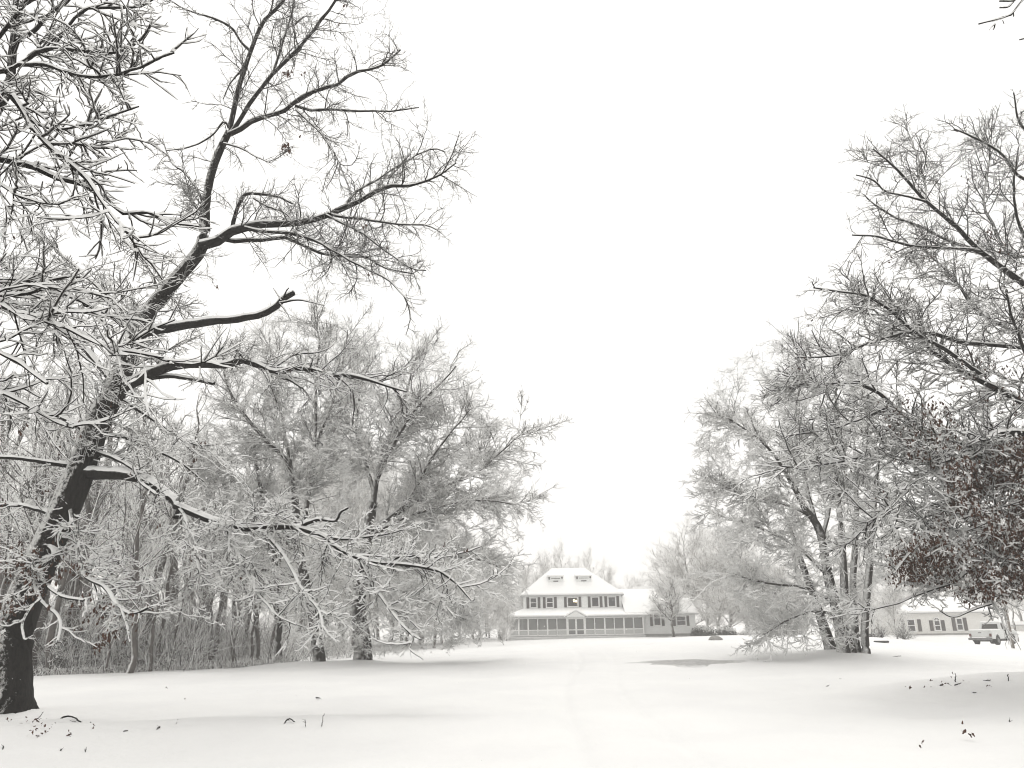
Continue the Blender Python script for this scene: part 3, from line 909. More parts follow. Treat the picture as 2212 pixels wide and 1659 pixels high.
# ---- mid-distance pair of elms left of the house ---------------------------------------------
def mid_tree(root_name, label, cat, Y, trunk, tw, limbs, poly, n, depth, mats, dens=(4.8, 8., 9.), group=None, maxlen=9., extra=None, lens=((.5, 2.2), (.25, 1.0), (.12, .5)), twr=1., low=None, snow_y=880):
    P, R = trunk_path(trunk, tw, Y, 0, 24)
    P[0, 2] = gz(P[0, 0], P[0, 1]) - .25
    t = thing(root_name, (P[0, 0], P[0, 1], gz(P[0, 0], P[0, 1])), label, cat, group)
    MOUNDS.append((P[0, 0], P[0, 1] - .2, .13, 1.5))
    V, Q = trunk_mesh(P, R, 22, 1.25, .05, .3)
    mesh_np('trunk', V, Q, mats[0], t, True)
    nodes, nr = [P[8:]], [R[8:]]
    for tr in (extra or []):
        p2, r2 = trunk_path(tr[0], tr[1], Y + tr[2], tr[3], 24)
        p2[0, 2] = gz(p2[0, 0], p2[0, 1]) - .25 if tr[4] else p2[0, 2]
        V, Q = trunk_mesh(p2, r2, 18, 1.2 if tr[4] else 1., .05, .3)
        mesh_np('trunk', V, Q, mats[0], t, True)
        nodes.append(p2[8:])
        nr.append(r2[8:])
    lm = [limb(a, b, c, Y, d, e) for a, b, c, d, e in limbs]
    make_limbs(t, [(p, r, None) for p, r in lm], 7, mats[0], None, 0, 0)
    nodes += [p for p, r in lm]
    nr += [r for p, r in lm]
    fP, fR = fill(nodes, nr, poly, n, Y, depth, maxlen=maxlen, rl=.009, rmin=.011, edge=.66, up=.1)
    if low:
        lP, lR = fill(nodes, nr, low[0], low[1], Y - low[2], low[3], maxlen=6., rl=.009, rmin=.010, edge=.3, up=-.1)
        fP, fR = np.concatenate([fP, lP]), np.concatenate([fR, lR])
    src = [(fP, fR)] + ([(np.array([p for p, r in lm]), np.array([r for p, r in lm]))] if lm else [])
    gs = [grow(a, b, dens[0], .12, (.35, 1.0), .6, lens[0][0], lens[0][1], 5, .13, (-.03, .03), .007, .007 * twr, .8, .45) for a, b in src]
    gP, gR = np.concatenate([g[0] for g in gs]), np.concatenate([g[1] for g in gs])
    h = grow(gP, gR, dens[1], .08, (.4, 1.05), .42, lens[1][0], lens[1][1], 4, .16, (-.03, .03), .007, .0065 * twr, .9, .55)
    k = grow(h[0], h[1], dens[2], .1, (.45, 1.1), .5, lens[2][0], lens[2][1], 2, .14, (0, .06), .007, .006 * twr, .9, .7)
    V, Q = join([tubes(fP, fR, 5), tubes(gP, gR, 4), tubes(*h, 3), tubes(*k, 3)])
    cr = mesh_np('crown', V, Q, mats[1], t, False)
    sp = []
    for (a, b), am, ad in (((fP, fR), .7, .016), ((gP, gR), .8, .016), (h, .9, .015), (k, .9, .013)):
        y = proj(a[:, a.shape[1] // 2])[:, 1] + rng.normal(0, 60, len(a))
        sel = y > snow_y
        if sel.any():
            sp.append(snowcaps(a[sel], b[sel], am, ad, .3, False))
    if sp:
        V, Q = join(sp)
        mesh_np('crown_snow', V, Q, M['twigsnow'], t, True).parent = cr
    print(root_name, len(fP), len(gP), len(h[0]), len(k[0]))
    return t, (fP, gP, h[0], k[0])


mm = (M['midbark'], M['midtwig'])
mid_tree('elm_tree', 'broad mid distance elm with fanning crown, rightmost trunk of left group, toward the house', 'tree', 37.,
         [(785, 1437), (782, 1380), (775, 1300), (783, 1220), (795, 1150), (806, 1085)], [38, 33, 28, 25, 22, 20],
         [([(806, 1090), (812, 1041), (827, 991), (848, 947), (867, 894), (890, 800), (905, 755)], 14, 3, 0, 1.),
          ([(800, 1150), (852, 1110), (892, 1066), (923, 1003), (961, 950), (1008, 894)], 12, 3, 0, -1.),
          ([(806, 1140), (852, 1113), (930, 1063), (1023, 1025), (1086, 972), (1130, 935)], 12, 3, 0, 1.5),
          ([(795, 1160), (870, 1120), (960, 1090), (1050, 1080), (1110, 1090)], 10, 3, 0, -2.),
          ([(808, 1060), (790, 1000), (770, 930), (775, 850), (770, 760)], 10, 3, 0, 2.),
          ([(783, 1220), (850, 1190), (950, 1200), (1040, 1210), (1110, 1240)], 10, 3, 0, 2.),
          ([(812, 1041), (850, 960), (900, 880), (960, 820), (985, 790)], 9, 3, 0, -2.5),
          ([(778, 1260), (850, 1270), (930, 1300), (1010, 1340)], 9, 3, 0, -2.)],
         [(700, 1000), (690, 860), (720, 740), (800, 715), (880, 745), (965, 760), (1000, 815), (1012, 870), (1062, 910), (1135, 930), (1142, 1000), (1112, 1085), (1125, 1160), (1105, 1235), (1060, 1300), (1030, 1375), (930, 1390), (850, 1330), (760, 1250)],
         650, 4., mm, low=([(560, 1230), (760, 1180), (960, 1300), (1060, 1370), (960, 1400), (800, 1410), (640, 1400)], 260, 1., 2.), lens=((.5, 2.4), (.2, 1.1), (.12, .5)))
mid_tree('elm_tree', 'snow plastered elm trunk leaning left, middle trunk of left group', 'tree', 36.,
         [(692, 1433), (685, 1390), (676, 1330), (660, 1260), (645, 1180), (636, 1075)], [26, 22, 20, 19, 18, 17],
         [([(637, 1080), (630, 1022), (611, 988), (577, 953), (530, 900), (490, 830), (480, 760)], 12, 3, 0, -1.),
          ([(645, 1180), (665, 1080), (677, 1003), (686, 953), (711, 891), (727, 841), (745, 760), (750, 712)], 12, 3, 0, 1.),
          ([(672, 1040), (680, 957), (683, 816), (690, 740), (680, 695)], 9, 3, 0, .8),
          ([(650, 1200), (580, 1130), (520, 1050), (460, 1000), (430, 960)], 10, 3, 0, 1.5),
          ([(637, 1080), (620, 960), (600, 850), (590, 770), (560, 710)], 9, 3, 0, 1.8),
          ([(655, 1250), (560, 1230), (480, 1240), (400, 1270)], 8, 3, 0, -1.)],
         [(560, 1250), (440, 1180), (425, 1000), (440, 870), (480, 745), (560, 700), (680, 690), (750, 705), (830, 735), (800, 900), (760, 1050), (720, 1200)],
         520, 3.5, mm, lens=((.5, 2.2), (.2, 1.0), (.12, .5)))
mid_tree('elm_tree', 'thin dark elm trunk at left of the small group, beside the woodland edge', 'tree', 36.5,
         [(602, 1442), (600, 1390), (604, 1330), (598, 1250), (585, 1150), (560, 1040), (545, 940)], [17, 13, 12, 11, 9, 7, 4],
         [], [(430, 1250), (420, 1050), (480, 900), (600, 850), (640, 1000), (620, 1200)], 50, 2.5, mm)

# ---- multi-stemmed tree right of the house ----------------------------------------------------
mid_tree('silver_maple', 'multi stemmed tree standing on its own snow mound right of the house', 'tree', 36.,
         [(1826, 1420), (1818, 1370), (1806, 1310), (1788, 1240), (1772, 1150), (1742, 1100), (1704, 1030)], [30, 26, 22, 19, 16, 12, 9],
         [([(1742, 1110), (1704, 1034), (1658, 966), (1593, 916), (1545, 890)], 9, 3, 0, -1.),
          ([(1772, 1160), (1750, 1080), (1725, 960), (1727, 824), (1720, 750)], 9, 3, 0, 1.),
          ([(1785, 1240), (1720, 1180), (1640, 1140), (1570, 1120), (1530, 1100)], 9, 3, 0, 1.5),
          ([(1800, 1300), (1740, 1270), (1660, 1260), (1580, 1240)], 8, 3, 0, -2.),
          ([(1760, 1120), (1700, 1090), (1620, 1070), (1530, 1040)], 8, 3, 0, 2.),
          ([(1812, 1330), (1760, 1320), (1700, 1340), (1650, 1370)], 7, 3, 0, -2.),
          ([(1776, 1170), (1800, 1060), (1830, 960), (1850, 880), (1840, 800)], 9, 3, 0, 2.)],
         [(1640, 1380), (1600, 1290), (1560, 1180), (1515, 1080), (1508, 960), (1520, 880), (1560, 800), (1640, 742), (1720, 720), (1830, 740), (1930, 850), (1960, 1000), (1940, 1180), (1900, 1290), (1740, 1370)],
         800, 4.5, mm, lens=((.5, 2.2), (.2, 1.0), (.12, .5)), low=([(1745, 1285), (1830, 1275), (1856, 1330), (1845, 1390), (1770, 1395), (1725, 1360)], 90, 1.4, .9),
         extra=[([(1852, 1414), (1848, 1380), (1845, 1333), (1843, 1249), (1847, 1184), (1850, 1080), (1845, 960)], [18, 15, 14, 13, 12, 9, 5], .2, .6, True),
                ([(1872, 1420), (1868, 1380), (1869, 1333), (1876, 1249), (1882, 1190), (1890, 1080), (1900, 980)], [18, 16, 15, 14, 12, 9, 5], -.1, 0, True),
                ([(1842, 1417), (1832, 1370), (1826, 1300), (1822, 1220), (1815, 1120), (1800, 1000), (1795, 880)], [20, 18, 16, 14, 12, 9, 4], -.1, -.5, True)])
mid_tree('silver_maple', 'single slanting trunk just left of and behind the multi stemmed tree', 'tree', 37.5,
         [(1796, 1412), (1788, 1380), (1775, 1340), (1755, 1280), (1730, 1210), (1700, 1120)], [25, 22, 19, 15, 11, 7],
         [], [(1640, 1380), (1570, 1250), (1580, 1150), (1650, 1050), (1720, 1050), (1780, 1200), (1760, 1340)], 130, 3., mm)
0 and MOUNDS.append((float(at(1845, 1415, 36)[0]), 35.6, .16, 2.2))


# ------------------------------------------------------------------ building materials
M['siding'] = plain('pale siding', (.60, .61, .60), (.55, .56, .55), 2., .6)
M['trim'] = plain('white trim', (.80, .80, .79), (.76, .76, .75), 3., .5)
M['gutter'] = plain('grey gutter', (.42, .42, .42), (.36, .36, .36), 3., .5)
M['shutter'] = plain('dark shutter', (.085, .075, .075), (.065, .06, .06), 4., .6)
M['roofsnow'] = plain('roof snow', (.93, .93, .92), (.91, .91, .905), .6, .8, .02, .1)
M['stone'] = plain('grey foundation', (.33, .32, .31), (.25, .25, .24), 4., .8)
M['dark'] = plain('dark interior', (.03, .03, .03), (.02, .02, .02), 4., .9)
M['beige'] = plain('beige siding', (.62, .59, .52), (.58, .55, .49), 2., .7)
M['paint'] = plain('silver white car paint', (.62, .63, .62), (.58, .59, .58), 1., .3, 0, .5)
M['rubber'] = plain('tyre rubber', (.03, .03, .03), (.02, .02, .02), 10., .9)
M['metal'] = plain('grey metal', (.18, .18, .18), (.12, .12, .12), 6., .5)
M['steel'] = plain('dark steel', (.05, .048, .045), (.035, .033, .03), 6., .6)
M['wood'] = bark('weathered pole wood', (.14, .125, .11), (.22, .2, .18), (.8, .8, .79), .75, 1.0, (-.7, -.2, .4), .6, 6., 12., .01)
M['red'] = plain('tail light', (.13, .05, .045), (.09, .04, .036), 6., .3)


def clap(name, c):
    m, nt, b = new_mat(name)
    g = nt.nodes.new('ShaderNodeNewGeometry')
    sp = nt.nodes.new('ShaderNodeSeparateXYZ')
    nt.links.new(g.outputs['Position'], sp.inputs[0])
    fr = nt.nodes.new('ShaderNodeMath')
    fr.operation = 'MODULO'
    nt.links.new(sp.outputs[2], fr.inputs[0])
    fr.inputs[1].default_value = .16
    n = noise(nt, 2.5, 4)
    nt.links.new(mixc(nt, mapr(nt, n.outputs[0], .3, .7), c, tuple(x * .9 for x in c)), b.inputs['Base Color'])
    b.inputs['Roughness'].default_value = .6
    bump(nt, b, fr.outputs[0], .7, .06)
    return m


M['siding'] = clap('pale clapboard', (.82, .83, .82))
M['beige'] = clap('beige clapboard', (.74, .73, .70))


def glass(name, c, alpha, rough=.12):
    m, nt, b = new_mat(name)
    b.inputs['Base Color'].default_value = (*c, 1)
    b.inputs['Roughness'].default_value = rough
    b.inputs['Alpha'].default_value = alpha
    return m


M['pane'] = glass('window glass', (.05, .05, .055), .85)
M['clear'] = glass('clear window glass', (.05, .05, .05), .35)
M['screen'] = glass('insect screen', (.24, .245, .24), .62, .9)
M['screenlow'] = glass('lower screen panel', (.55, .56, .55), .80, .9)
ml, nt, b = new_mat('lit bulb')
b.inputs['Emission Color'].default_value = (1, .78, .42, 1)
b.inputs['Emission Strength'].default_value = 9.
b.inputs['Base Color'].default_value = (.8, .7, .5, 1)
M['bulb'] = ml

# ------------------------------------------------------------------ farmhouse with screened porch
HY = 98.0
H0 = at(1246, 1379.5, HY)
H0[2] -= .05
HOUSE = thing('farmhouse', H0, 'white two storey house with snowy hipped roof and long screened front porch', 'house')


def hpart(mb, name, mat, parent=None, **k):
    o = mb.build(name, mat, parent or HOUSE)
    return o


Z0 = .42                                    # porch floor
# upper storey, with a hole for the lit window
wx0, wx1, zb, ze = -6.35, 5.95, Z0 - .5, 5.24
yf, yb = 2.4, 10.4
wl = (-.82, .47, 3.80, 4.92)                # lit window opening x0,x1,z0,z1
w = MB()
w.box(wx0, wl[0], yf, yb, zb, ze)
w.box(wl[1], wx1, yf, yb, zb, ze)
w.box(wl[0], wl[1], yf, yf + .3, zb, wl[2])
w.box(wl[0], wl[1], yf, yf + .3, wl[3], ze)
hpart(w, 'wall', M['siding'])
hpart(MB().box(wl[0], wl[1], yf + 2.2, yf + 2.3, wl[2] - .8, wl[3] + .2), 'room_wall', M['dark'])
# main hipped roof (snow covered)
rf = MB()
ex0, ex1, ey0, ey1 = wx0 - .3, wx1 + .25, yf - .3, yb + .3
zr, rx0, rx1, ry = 8.62, -2.5, 1.8, 6.4
V = [(ex0, ey0, ze), (ex1, ey0, ze), (ex1, ey1, ze), (ex0, ey1, ze), (rx0, ry, zr), (rx1, ry, zr)]
V += [(x, y, z + .16) for x, y, z in V]
rf.add(V, [(6, 7, 11, 10), (7, 8, 11), (8, 9, 10, 11), (9, 6, 10), (0, 1, 7, 6), (1, 2, 8, 7), (2, 3, 9, 8), (3, 0, 6, 9), (3, 2, 1, 0)])
roof = hpart(rf, 'roof', M['roofsnow'])
fa = MB()
fa.box(ex0, ex1, ey0 - .04, ey0 + .04, ze - .16, ze - .003)
fa.box(ex0 - .04, ex0 + .04, ey0 + .045, ey1, ze - .16, ze - .003)
fa.box(ex1 - .04, ex1 + .04, ey0 + .045, ey1, ze - .16, ze - .003)
hpart(fa, 'gutter', M['gutter'], roof)
for x0, x1 in ((-3.05, -1.2), (.5, 2.42)):
    d = MB()
    d.box(x0, x1, 3.95, 6.1, 6.2, 7.55)
    dm = hpart(d, 'dormer', M['siding'], roof)
    sn = MB()
    sn.prism([(x0 - .12, 3.8, 7.56), (x0 - .12, 6.2, 7.62), (x0 - .12, 6.2, 8.05), (x0 - .12, 3.8, 7.74)], (1, 0, 0), x0 - .12, x1 + .12)
    sn.build('dormer_snow', M['roofsnow'], HOUSE).parent = roof
    v = MB()  # vent slot, plus dark blocks in the top corners and a strip
    v.box(x0 + .62, x1 - .62, 3.93, 3.949, 6.93, 7.05)
    v.box(x0 + .02, x0 + .20, 3.93, 3.949, 7.2, 7.53)
    v.box(x1 - .2, x1 - .02, 3.93, 3.949, 7.3, 7.53)
    v.box(x0 + .35, x1 - .35, 3.935, 3.949, 7.3, 7.36)
    v.build('dormer_vent_marks', M['shutter'], HOUSE).parent = roof
# chimney
c = MB()
c.box(-6.95, -6.5, 5.7, 6.3, -.3, 7.65)
ch = hpart(c, 'chimney', M['trim'])
c = MB()
c.box(-7.02, -6.43, 5.63, 6.37, 7.66, 7.8)
c.cyl((-6.85, 6, 7.8), (-6.85, 6, 8.0), .07)
c.cyl((-6.6, 6, 7.8), (-6.6, 6, 8.0), .07)
hpart(c, 'chimney_cap', M['stone'], ch)


def window(parent, x0, x1, z0, z1, y, bars=True, shut=True, mat='pane', sw=.31, sg=.13, sz=.13):
    f = MB()
    t = .085
    f.box(x0 - t, x0, y - .07, y - .002, z0 - t, z1 + t)
    f.box(x1, x1 + t, y - .07, y - .002, z0 - t, z1 + t)
    f.box(x0, x1, y - .067, y - .002, z1, z1 + t)
    f.box(x0 - .13, x1 + .13, y - .12, y - .073, z0 - t - .05, z0 - .01)
    f.box(x0, x1, y - .067, y - .002, z0 - t, z0)
    if bars:
        f.box(x0, x1, y - .05, y - .035, (z0 + z1) / 2 - .035, (z0 + z1) / 2 + .035)
    wnd = f.build('window', M['trim'], parent)
    p = MB().box(x0, x1, y - .032, y - .012, z0, z1).build('pane', M[mat], parent)
    p.parent = wnd
    if shut:
        for a in (x0 - t - sg - sw, x1 + t + sg):
            s = MB()
            s.box(a, a + sw, y - .06, y - .002, z0 - sz, z1 + sz)
            for k in range(7):
                zz = z0 - sz + .08 + k * (z1 - z0 + 2 * sz - .16) / 7
                s.box(a + .05, a + sw - .05, y - .08, y - .0605, zz, zz + .07)
            s.build('shutter', M['shutter'], parent)
    return wnd


for x0, x1 in ((-5.42, -4.72), (-3.37, -2.67), (2.25, 3.03), (4.32, 5.12)):
    window(HOUSE, x0, x1, 3.80, 4.86, yf, bars=x0 < 0, sg=.10, sw=.33)
window(HOUSE, -.75, .42, 3.86, 4.86, yf, bars=False, mat='clear', sg=.08, sw=.32)
for k, (x, z) in enumerate(((.06, 4.42), (.26, 4.55), (.02, 4.62), (.3, 4.40))):
    lb = MB()
    lb.cyl((x - .1, yf + .5, z), (x + .1, yf + .5, z), .055, .05, 8)
    lb.build('lamp_bulb', M['bulb'], HOUSE)
s = MB().box(wx0 - .06, wx0 - .003, yf + .25, yf + .62, 3.6, 5.05)
s.build('shutter', M['shutter'], HOUSE)

# porch roof: front slope, left hip, snow on top
px0, px1, pyf, pz = -8.55, 8.75, -.38, 2.66
pr = MB()
V = [(px0, pyf, pz), (px1, pyf, pz), (7.6, yf, 3.52), (wx0, yf, 3.52), (px0, yb - 1, pz), (wx0, yb - 1, 3.52)]
V += [(x, y, z + .15) for x, y, z in V]
pr.add(V, [(6, 7, 8, 9), (6, 9, 11, 10), (0, 1, 7, 6), (1, 2, 8, 7), (4, 0, 6, 10), (3, 2, 1, 0), (5, 3, 0, 4), (4, 10, 11, 5)])
proof = hpart(pr, 'porch_roof', M['roofsnow'])
g = MB()
g.box(px0, px1, pyf - .05, pyf + .03, pz - .14, pz - .004)
g.box(px0 - .03, px0 + .05, pyf + .035, yb - 1, pz - .14, pz - .004)
hpart(g, 'porch_gutter', M['gutter'], proof)
# little gable over the porch door
gb = MB()
gx0, gx1, gxm = -1.25, 1.12, -.05
gb.prism([(gx0, 0, pz - .12), (gx1, 0, pz - .12), (gxm, 0, pz + .62)], (0, 1, 0), pyf - .14, 1.2)
gable = hpart(gb, 'porch_gable', M['siding'])
gs = MB()
gs.prism([(gx0 - .2, 0, pz - .1), (gxm, 0, pz + .64), (gxm, 0, pz + .86), (gx0 - .3, 0, pz + .02)], (0, 1, 0), pyf - .28, 1.6)
gs.prism([(gx1 + .2, 0, pz - .1), (gx1 + .3, 0, pz + .02), (gxm, 0, pz + .86), (gxm, 0, pz + .64)], (0, 1, 0), pyf - .278, 1.598)
hpart(gs, 'gable_snow', M['roofsnow'], gable)
# porch floor, skirt, posts, rails, screens
fl = MB()
fl.box(-8.2, 8.28, 0, 2.39, Z0 - .12, Z0)
fl.box(-8.2, -6.36, 2.392, 9., Z0 - .12, Z0)
hpart(fl, 'porch_floor', M['gutter'])
sk = MB()
sk.box(-8.2, 8.28, .03, .1, -.4, Z0 - .20)
sk.box(-8.17, -8.1, .103, 9, -.4, Z0 - .20)
hpart(sk, 'porch_skirt', M['siding'])
sk = MB()
sk.box(-8.26, 8.34, -.06, .028, Z0 - .2, Z0 - .125)
sk.box(-8.24, 8.32, -.03, .02, Z0 - .36, Z0 - .30)
hpart(sk, 'porch_sill', M['trim'])
posts = [-8.02, -6.92, -5.82, -4.66, -3.48, -2.34, -1.12, -.02, 1.07, 2.23, 3.45, 4.61, 5.77, 6.93, 8.1]
ztop = pz - .28
for i, x in enumerate(posts):
    wd = .085 if i % 2 == 0 else .055
    if i in (7,):
        continue
    MB().box(x - wd, x + wd, -.002, .12, Z0, ztop).build('porch_post', M['trim'], HOUSE)
rl = MB()
rl.box(-8.12, 8.2, -.02, .14, ztop + .003, pz - .15)
hpart(rl, 'porch_beam', M['trim'])
rl = MB()
for a, b_ in ((posts[0], posts[6]), (posts[8], posts[14])):
    rl.box(a + .09, b_ - .09, .01, .11, 1.02, 1.13)
    rl.box(a + .09, b_ - .09, .012, .108, Z0 + .002, Z0 + .10)
hpart(rl, 'porch_rail', M['trim'])
for i in range(14):
    a, b_ = posts[i] + .088, posts[i + 1] - .088
    if i in (6, 7):
        continue
    MB().box(a, b_, .05, .058, 1.135, ztop - .002).build('screen_panel', M['screen'], HOUSE)
    MB().box(a, b_, .05, .062, Z0 + .105, 1.018).build('lower_panel', M['screenlow'], HOUSE)
for a, b_ in ((posts[6] + .09, posts[7] - .005), (posts[7] + .005, posts[8] - .09)):
    d = MB()
    d.box(a, a + .1, .01, .07, Z0, ztop - .004)
    d.box(b_ - .1, b_, .01, .07, Z0, ztop - .004)
    for z0, z1 in ((Z0, Z0 + .13), (1.0, 1.11), (ztop - .09, ztop - .004)):
        d.box(a + .1, b_ - .1, .012, .068, z0, z1)
    door = d.build('screen_door', M['trim'], HOUSE)
    for z0, z1 in ((Z0 + .13, 1.0), (1.11, ztop - .09)):
        MB().box(a + .1, b_ - .1, .03, .038, z0, z1).build('door_screen', M['screen'], HOUSE).parent = door
st = MB()
for k in range(2):
    st.box(-1.3, 1.25, -.36 - .3 * (1 - k), -.062 - .3 * (1 - k) if k == 0 else -.062, -.4, .02 + .16 * k)
hpart(st, 'porch_steps', M['siding'])
ss = MB()
ss.box(-1.28, 1.23, -.64, -.38, .022, .07)
hpart(ss, 'step_snow', M['roofsnow'])
# front door and ground-floor windows dimly seen through the screens
fd = MB().box(-.55, .45, yf - .05, yf - .002, Z0, Z0 + 2.1)
hpart(fd, 'front_door', M['shutter'])
for x0, x1 in ((-5.2, -4.2), (-3.2, -2.2), (2.2, 3.2), (4.3, 5.3)):
    window(HOUSE, x0, x1, 1.2, 2.3, yf, shut=False)
MB().box(5.96, 8.2, 2.9, 3., Z0 - .5, 3.3).build('porch_end_wall', M['siding'], HOUSE)

# right wing
wg = MB()
wg.box(8.32, 14.6, .75, 8., .45, 2.95)
hpart(wg, 'wing_wall', M['siding'])
hpart(MB().box(8.30, 14.62, .78, 7.9, -.5, .449), 'wing_foundation', M['stone'])
wr = MB()
wr.prism([(0, -.1, 2.78), (0, 5.2, 5.75), (0, 10.4, 2.78), (0, 10.4, 2.98), (0, 5.2, 5.95), (0, -.1, 2.98)], (1, 0, 0), 5.98, 10.6)
wr.prism([(0, .3, 2.78), (0, 4.6, 4.55), (0, 8.6, 2.78), (0, 8.6, 2.96), (0, 4.6, 4.73), (0, .3, 2.96)], (1, 0, 0), 10.601, 14.9)
wroof = hpart(wr, 'wing_roof', M['roofsnow'])
g = MB()
g.box(10.62, 14.9, .27, .34, 2.62, 2.777)
hpart(g, 'wing_gutter', M['gutter'], wroof)
gb2 = MB()
gb2.prism([(0, .78, 2.6), (0, 9.6, 2.6), (0, 5.2, 5.70)], (1, 0, 0), 9.9, 10.5)
hpart(gb2, 'wing_gable_wall', M['siding'])
bk = MB()
bk.box(9.2, 11.6, 11, 12.5, 3, 6.2)
hpart(bk, 'rear_wing', M['siding'])
bk = MB().box(9.1, 11.7, 10.9, 12.6, 6.202, 6.5)
hpart(bk, 'rear_wing_snow', M['roofsnow'])
window(HOUSE, 9.58, 10.3, 1.48, 2.80, .75, bars=False, sg=.10, sw=.33)
bw = MB()
bw.prism([(9.0, 0, 2.98), (10.85, 0, 2.98), (10.6, 0, 3.26), (9.25, 0, 3.26)], (0, 1, 0), .1, .74)
hpart(bw, 'window_hood', M['gutter'])
bw = MB()
bw.prism([(9.0, 0, 3.262), (10.85, 0, 3.262), (10.55, 0, 3.5), (9.3, 0, 3.5)], (0, 1, 0), .05, .9)
hpart(bw, 'hood_snow', M['roofsnow'])
window(HOUSE, 12.35, 13.35, 1.45, 2.4, .75, bars=True, sg=.1, sw=.3)

# grey cabinet at the left corner of the porch
AC = thing('utility_cabinet', (H0[0] - 9.15, H0[1] + .6, H0[2] + .05), 'small dark grey cabinet capped with snow at left corner of the porch', 'cabinet')
MB().box(-.32, .30, -.3, .35, -.3, .62, .03).build('cabinet_body', M['metal'], AC)
MB().box(-.36, .34, -.34, .39, .622, .86, .08).build('cabinet_snow', M['roofsnow'], AC)
gr = MB()
for k in range(6):
    gr.box(-.25, .22, -.322, -.302, .02 + k * .09, .06 + k * .09)
gr.build('cabinet_grille', M['steel'], AC)
MB().box(.36, .5, .1, .2, -.3, .9).build('cabinet_pipe', M['metal'], AC)

# ------------------------------------------------------------------ beige single storey house, right
RY = 97.0
r0 = at(2000, 1373, RY)
RANCH = thing('ranch_house', r0, 'low beige single storey house with dark shutters and arched window, far right', 'house')
k_ = RY / F


def rx(z5):
    return float(at(1924 + z5 * .1302, 1355, RY)[0] - r0[0])


hw = 2.62
RX0, RX1 = rx(110), rx(1700)
MB().box(RX0, RX1, 0, 8.4, -.6, hw).build('wall', M['beige'], RANCH)
wr = MB()
wr.prism([(0, -.35, hw + .003), (0, 4.2, hw + 1.62), (0, 8.75, hw + .003), (0, 8.75, hw + .2), (0, 4.2, hw + 1.85), (0, -.35, hw + .2)], (1, 0, 0), RX0 - .3, RX1 + .3)
rr_ = wr.build('roof', M['roofsnow'], RANCH)
g = MB()
g.box(RX0 - .3, RX1 + .3, -.40, -.33, hw - .1, hw + .002)
g.build('gutter', M['gutter'], RANCH).parent = rr_
gg = MB()
gg.prism([(0, .02, hw + .002), (0, 8.38, hw + .002), (0, 4.2, hw + 1.6)], (1, 0, 0), RX1 - .1, RX1)
gg.prism([(0, .02, hw + .002), (0, 8.38, hw + .002), (0, 4.2, hw + 1.6)], (1, 0, 0), RX0, RX0 + .1)
gg.build('gable_wall', M['beige'], RANCH)
zz = lambda y: (1030 - y) * .1302 * k_
window(RANCH, rx(1112), rx(1192), zz(948), zz(785), 0, sg=.10, sw=.42, sz=.12)
aw = window(RANCH, rx(738), rx(818), zz(948), zz(815), 0, sg=.12, sw=.42, sz=.1)
cx, rad = (rx(738) + rx(818)) / 2, (rx(818) - rx(738)) / 2
fan = MB()
an = np.linspace(0, np.pi, 13)
fan.prism([(cx + rad * math.cos(a), 0, zz(815) + .09 + rad * math.sin(a)) for a in an], (0, 1, 0), -.05, -.012)
fan.build('fanlight', M['pane'], RANCH)
arc = MB()
for i in range(12):
    q = [(cx + r_ * math.cos(a), 0, zz(815) + .09 + r_ * math.sin(a)) for r_, a in ((rad, an[i]), (rad + .1, an[i]), (rad + .1, an[i + 1]), (rad, an[i + 1]))]
    arc.prism(q, (0, 1, 0), -.075, -.008)
for a in (an[3], an[6], an[9]):
    arc.cyl((cx, -.06, zz(815) + .09), (cx + rad * math.cos(a), -.06, zz(815) + .09 + rad * math.sin(a)), .025, .025, 6)
arc.build('fanlight_frame', M['trim'], RANCH)
window(RANCH, rx(290), rx(400), zz(960), zz(790), 0, sg=.3, sw=.42, sz=.05)
MB().box(RX0 - .02, RX1 + .02, -.05, -.003, -.6, .22).build('foundation', M['stone'], RANCH)

# white shed beyond the pole
s0 = at(2205, 1372, 108.)
SHED = thing('garden_shed', s0, 'low pale outbuilding with flat snowy roof beyond the wooden pole, far right edge', 'shed')
MB().box(-9, 7, 0, 4, -.6, 1.25).build('wall', M['beige'], SHED)
MB().box(-9.2, 7.2, -.3, 4.3, 1.252, 1.72).build('roof_snow', M['roofsnow'], SHED)
MB().box(-9.25, 7.25, -.34, -.302, 1.2, 1.33).build('roof_edge', M['gutter'], SHED)
MB().box(1.3, 3.2, -.02, -.003, .2, .62).build('window', M['metal'], SHED)

# ------------------------------------------------------------------ pickup truck
TY = 71.0
tz = at(2122, 1394.5, TY)
TR = thing('pickup_truck', (tz[0], tz[1], tz[2] + .03), 'silver white pickup truck parked tail towards us, snow on its roof and bumper', 'truck')
# local: +y forward, x right, origin under the tailgate centre
body = MB()
prof = [(-.0, .62), (5.35, .62), (5.55, .75), (5.5, 1.05), (5.2, 1.16), (3.95, 1.22), (2.2, 1.22), (-.0, 1.22)]


def notch(pr_):
    return pr_


def wheel_arch(yc, r=.46, z=.42, n=9):
    return [(yc + r * math.cos(a), z + r * math.sin(a)) for a in np.linspace(0, math.pi, n)]


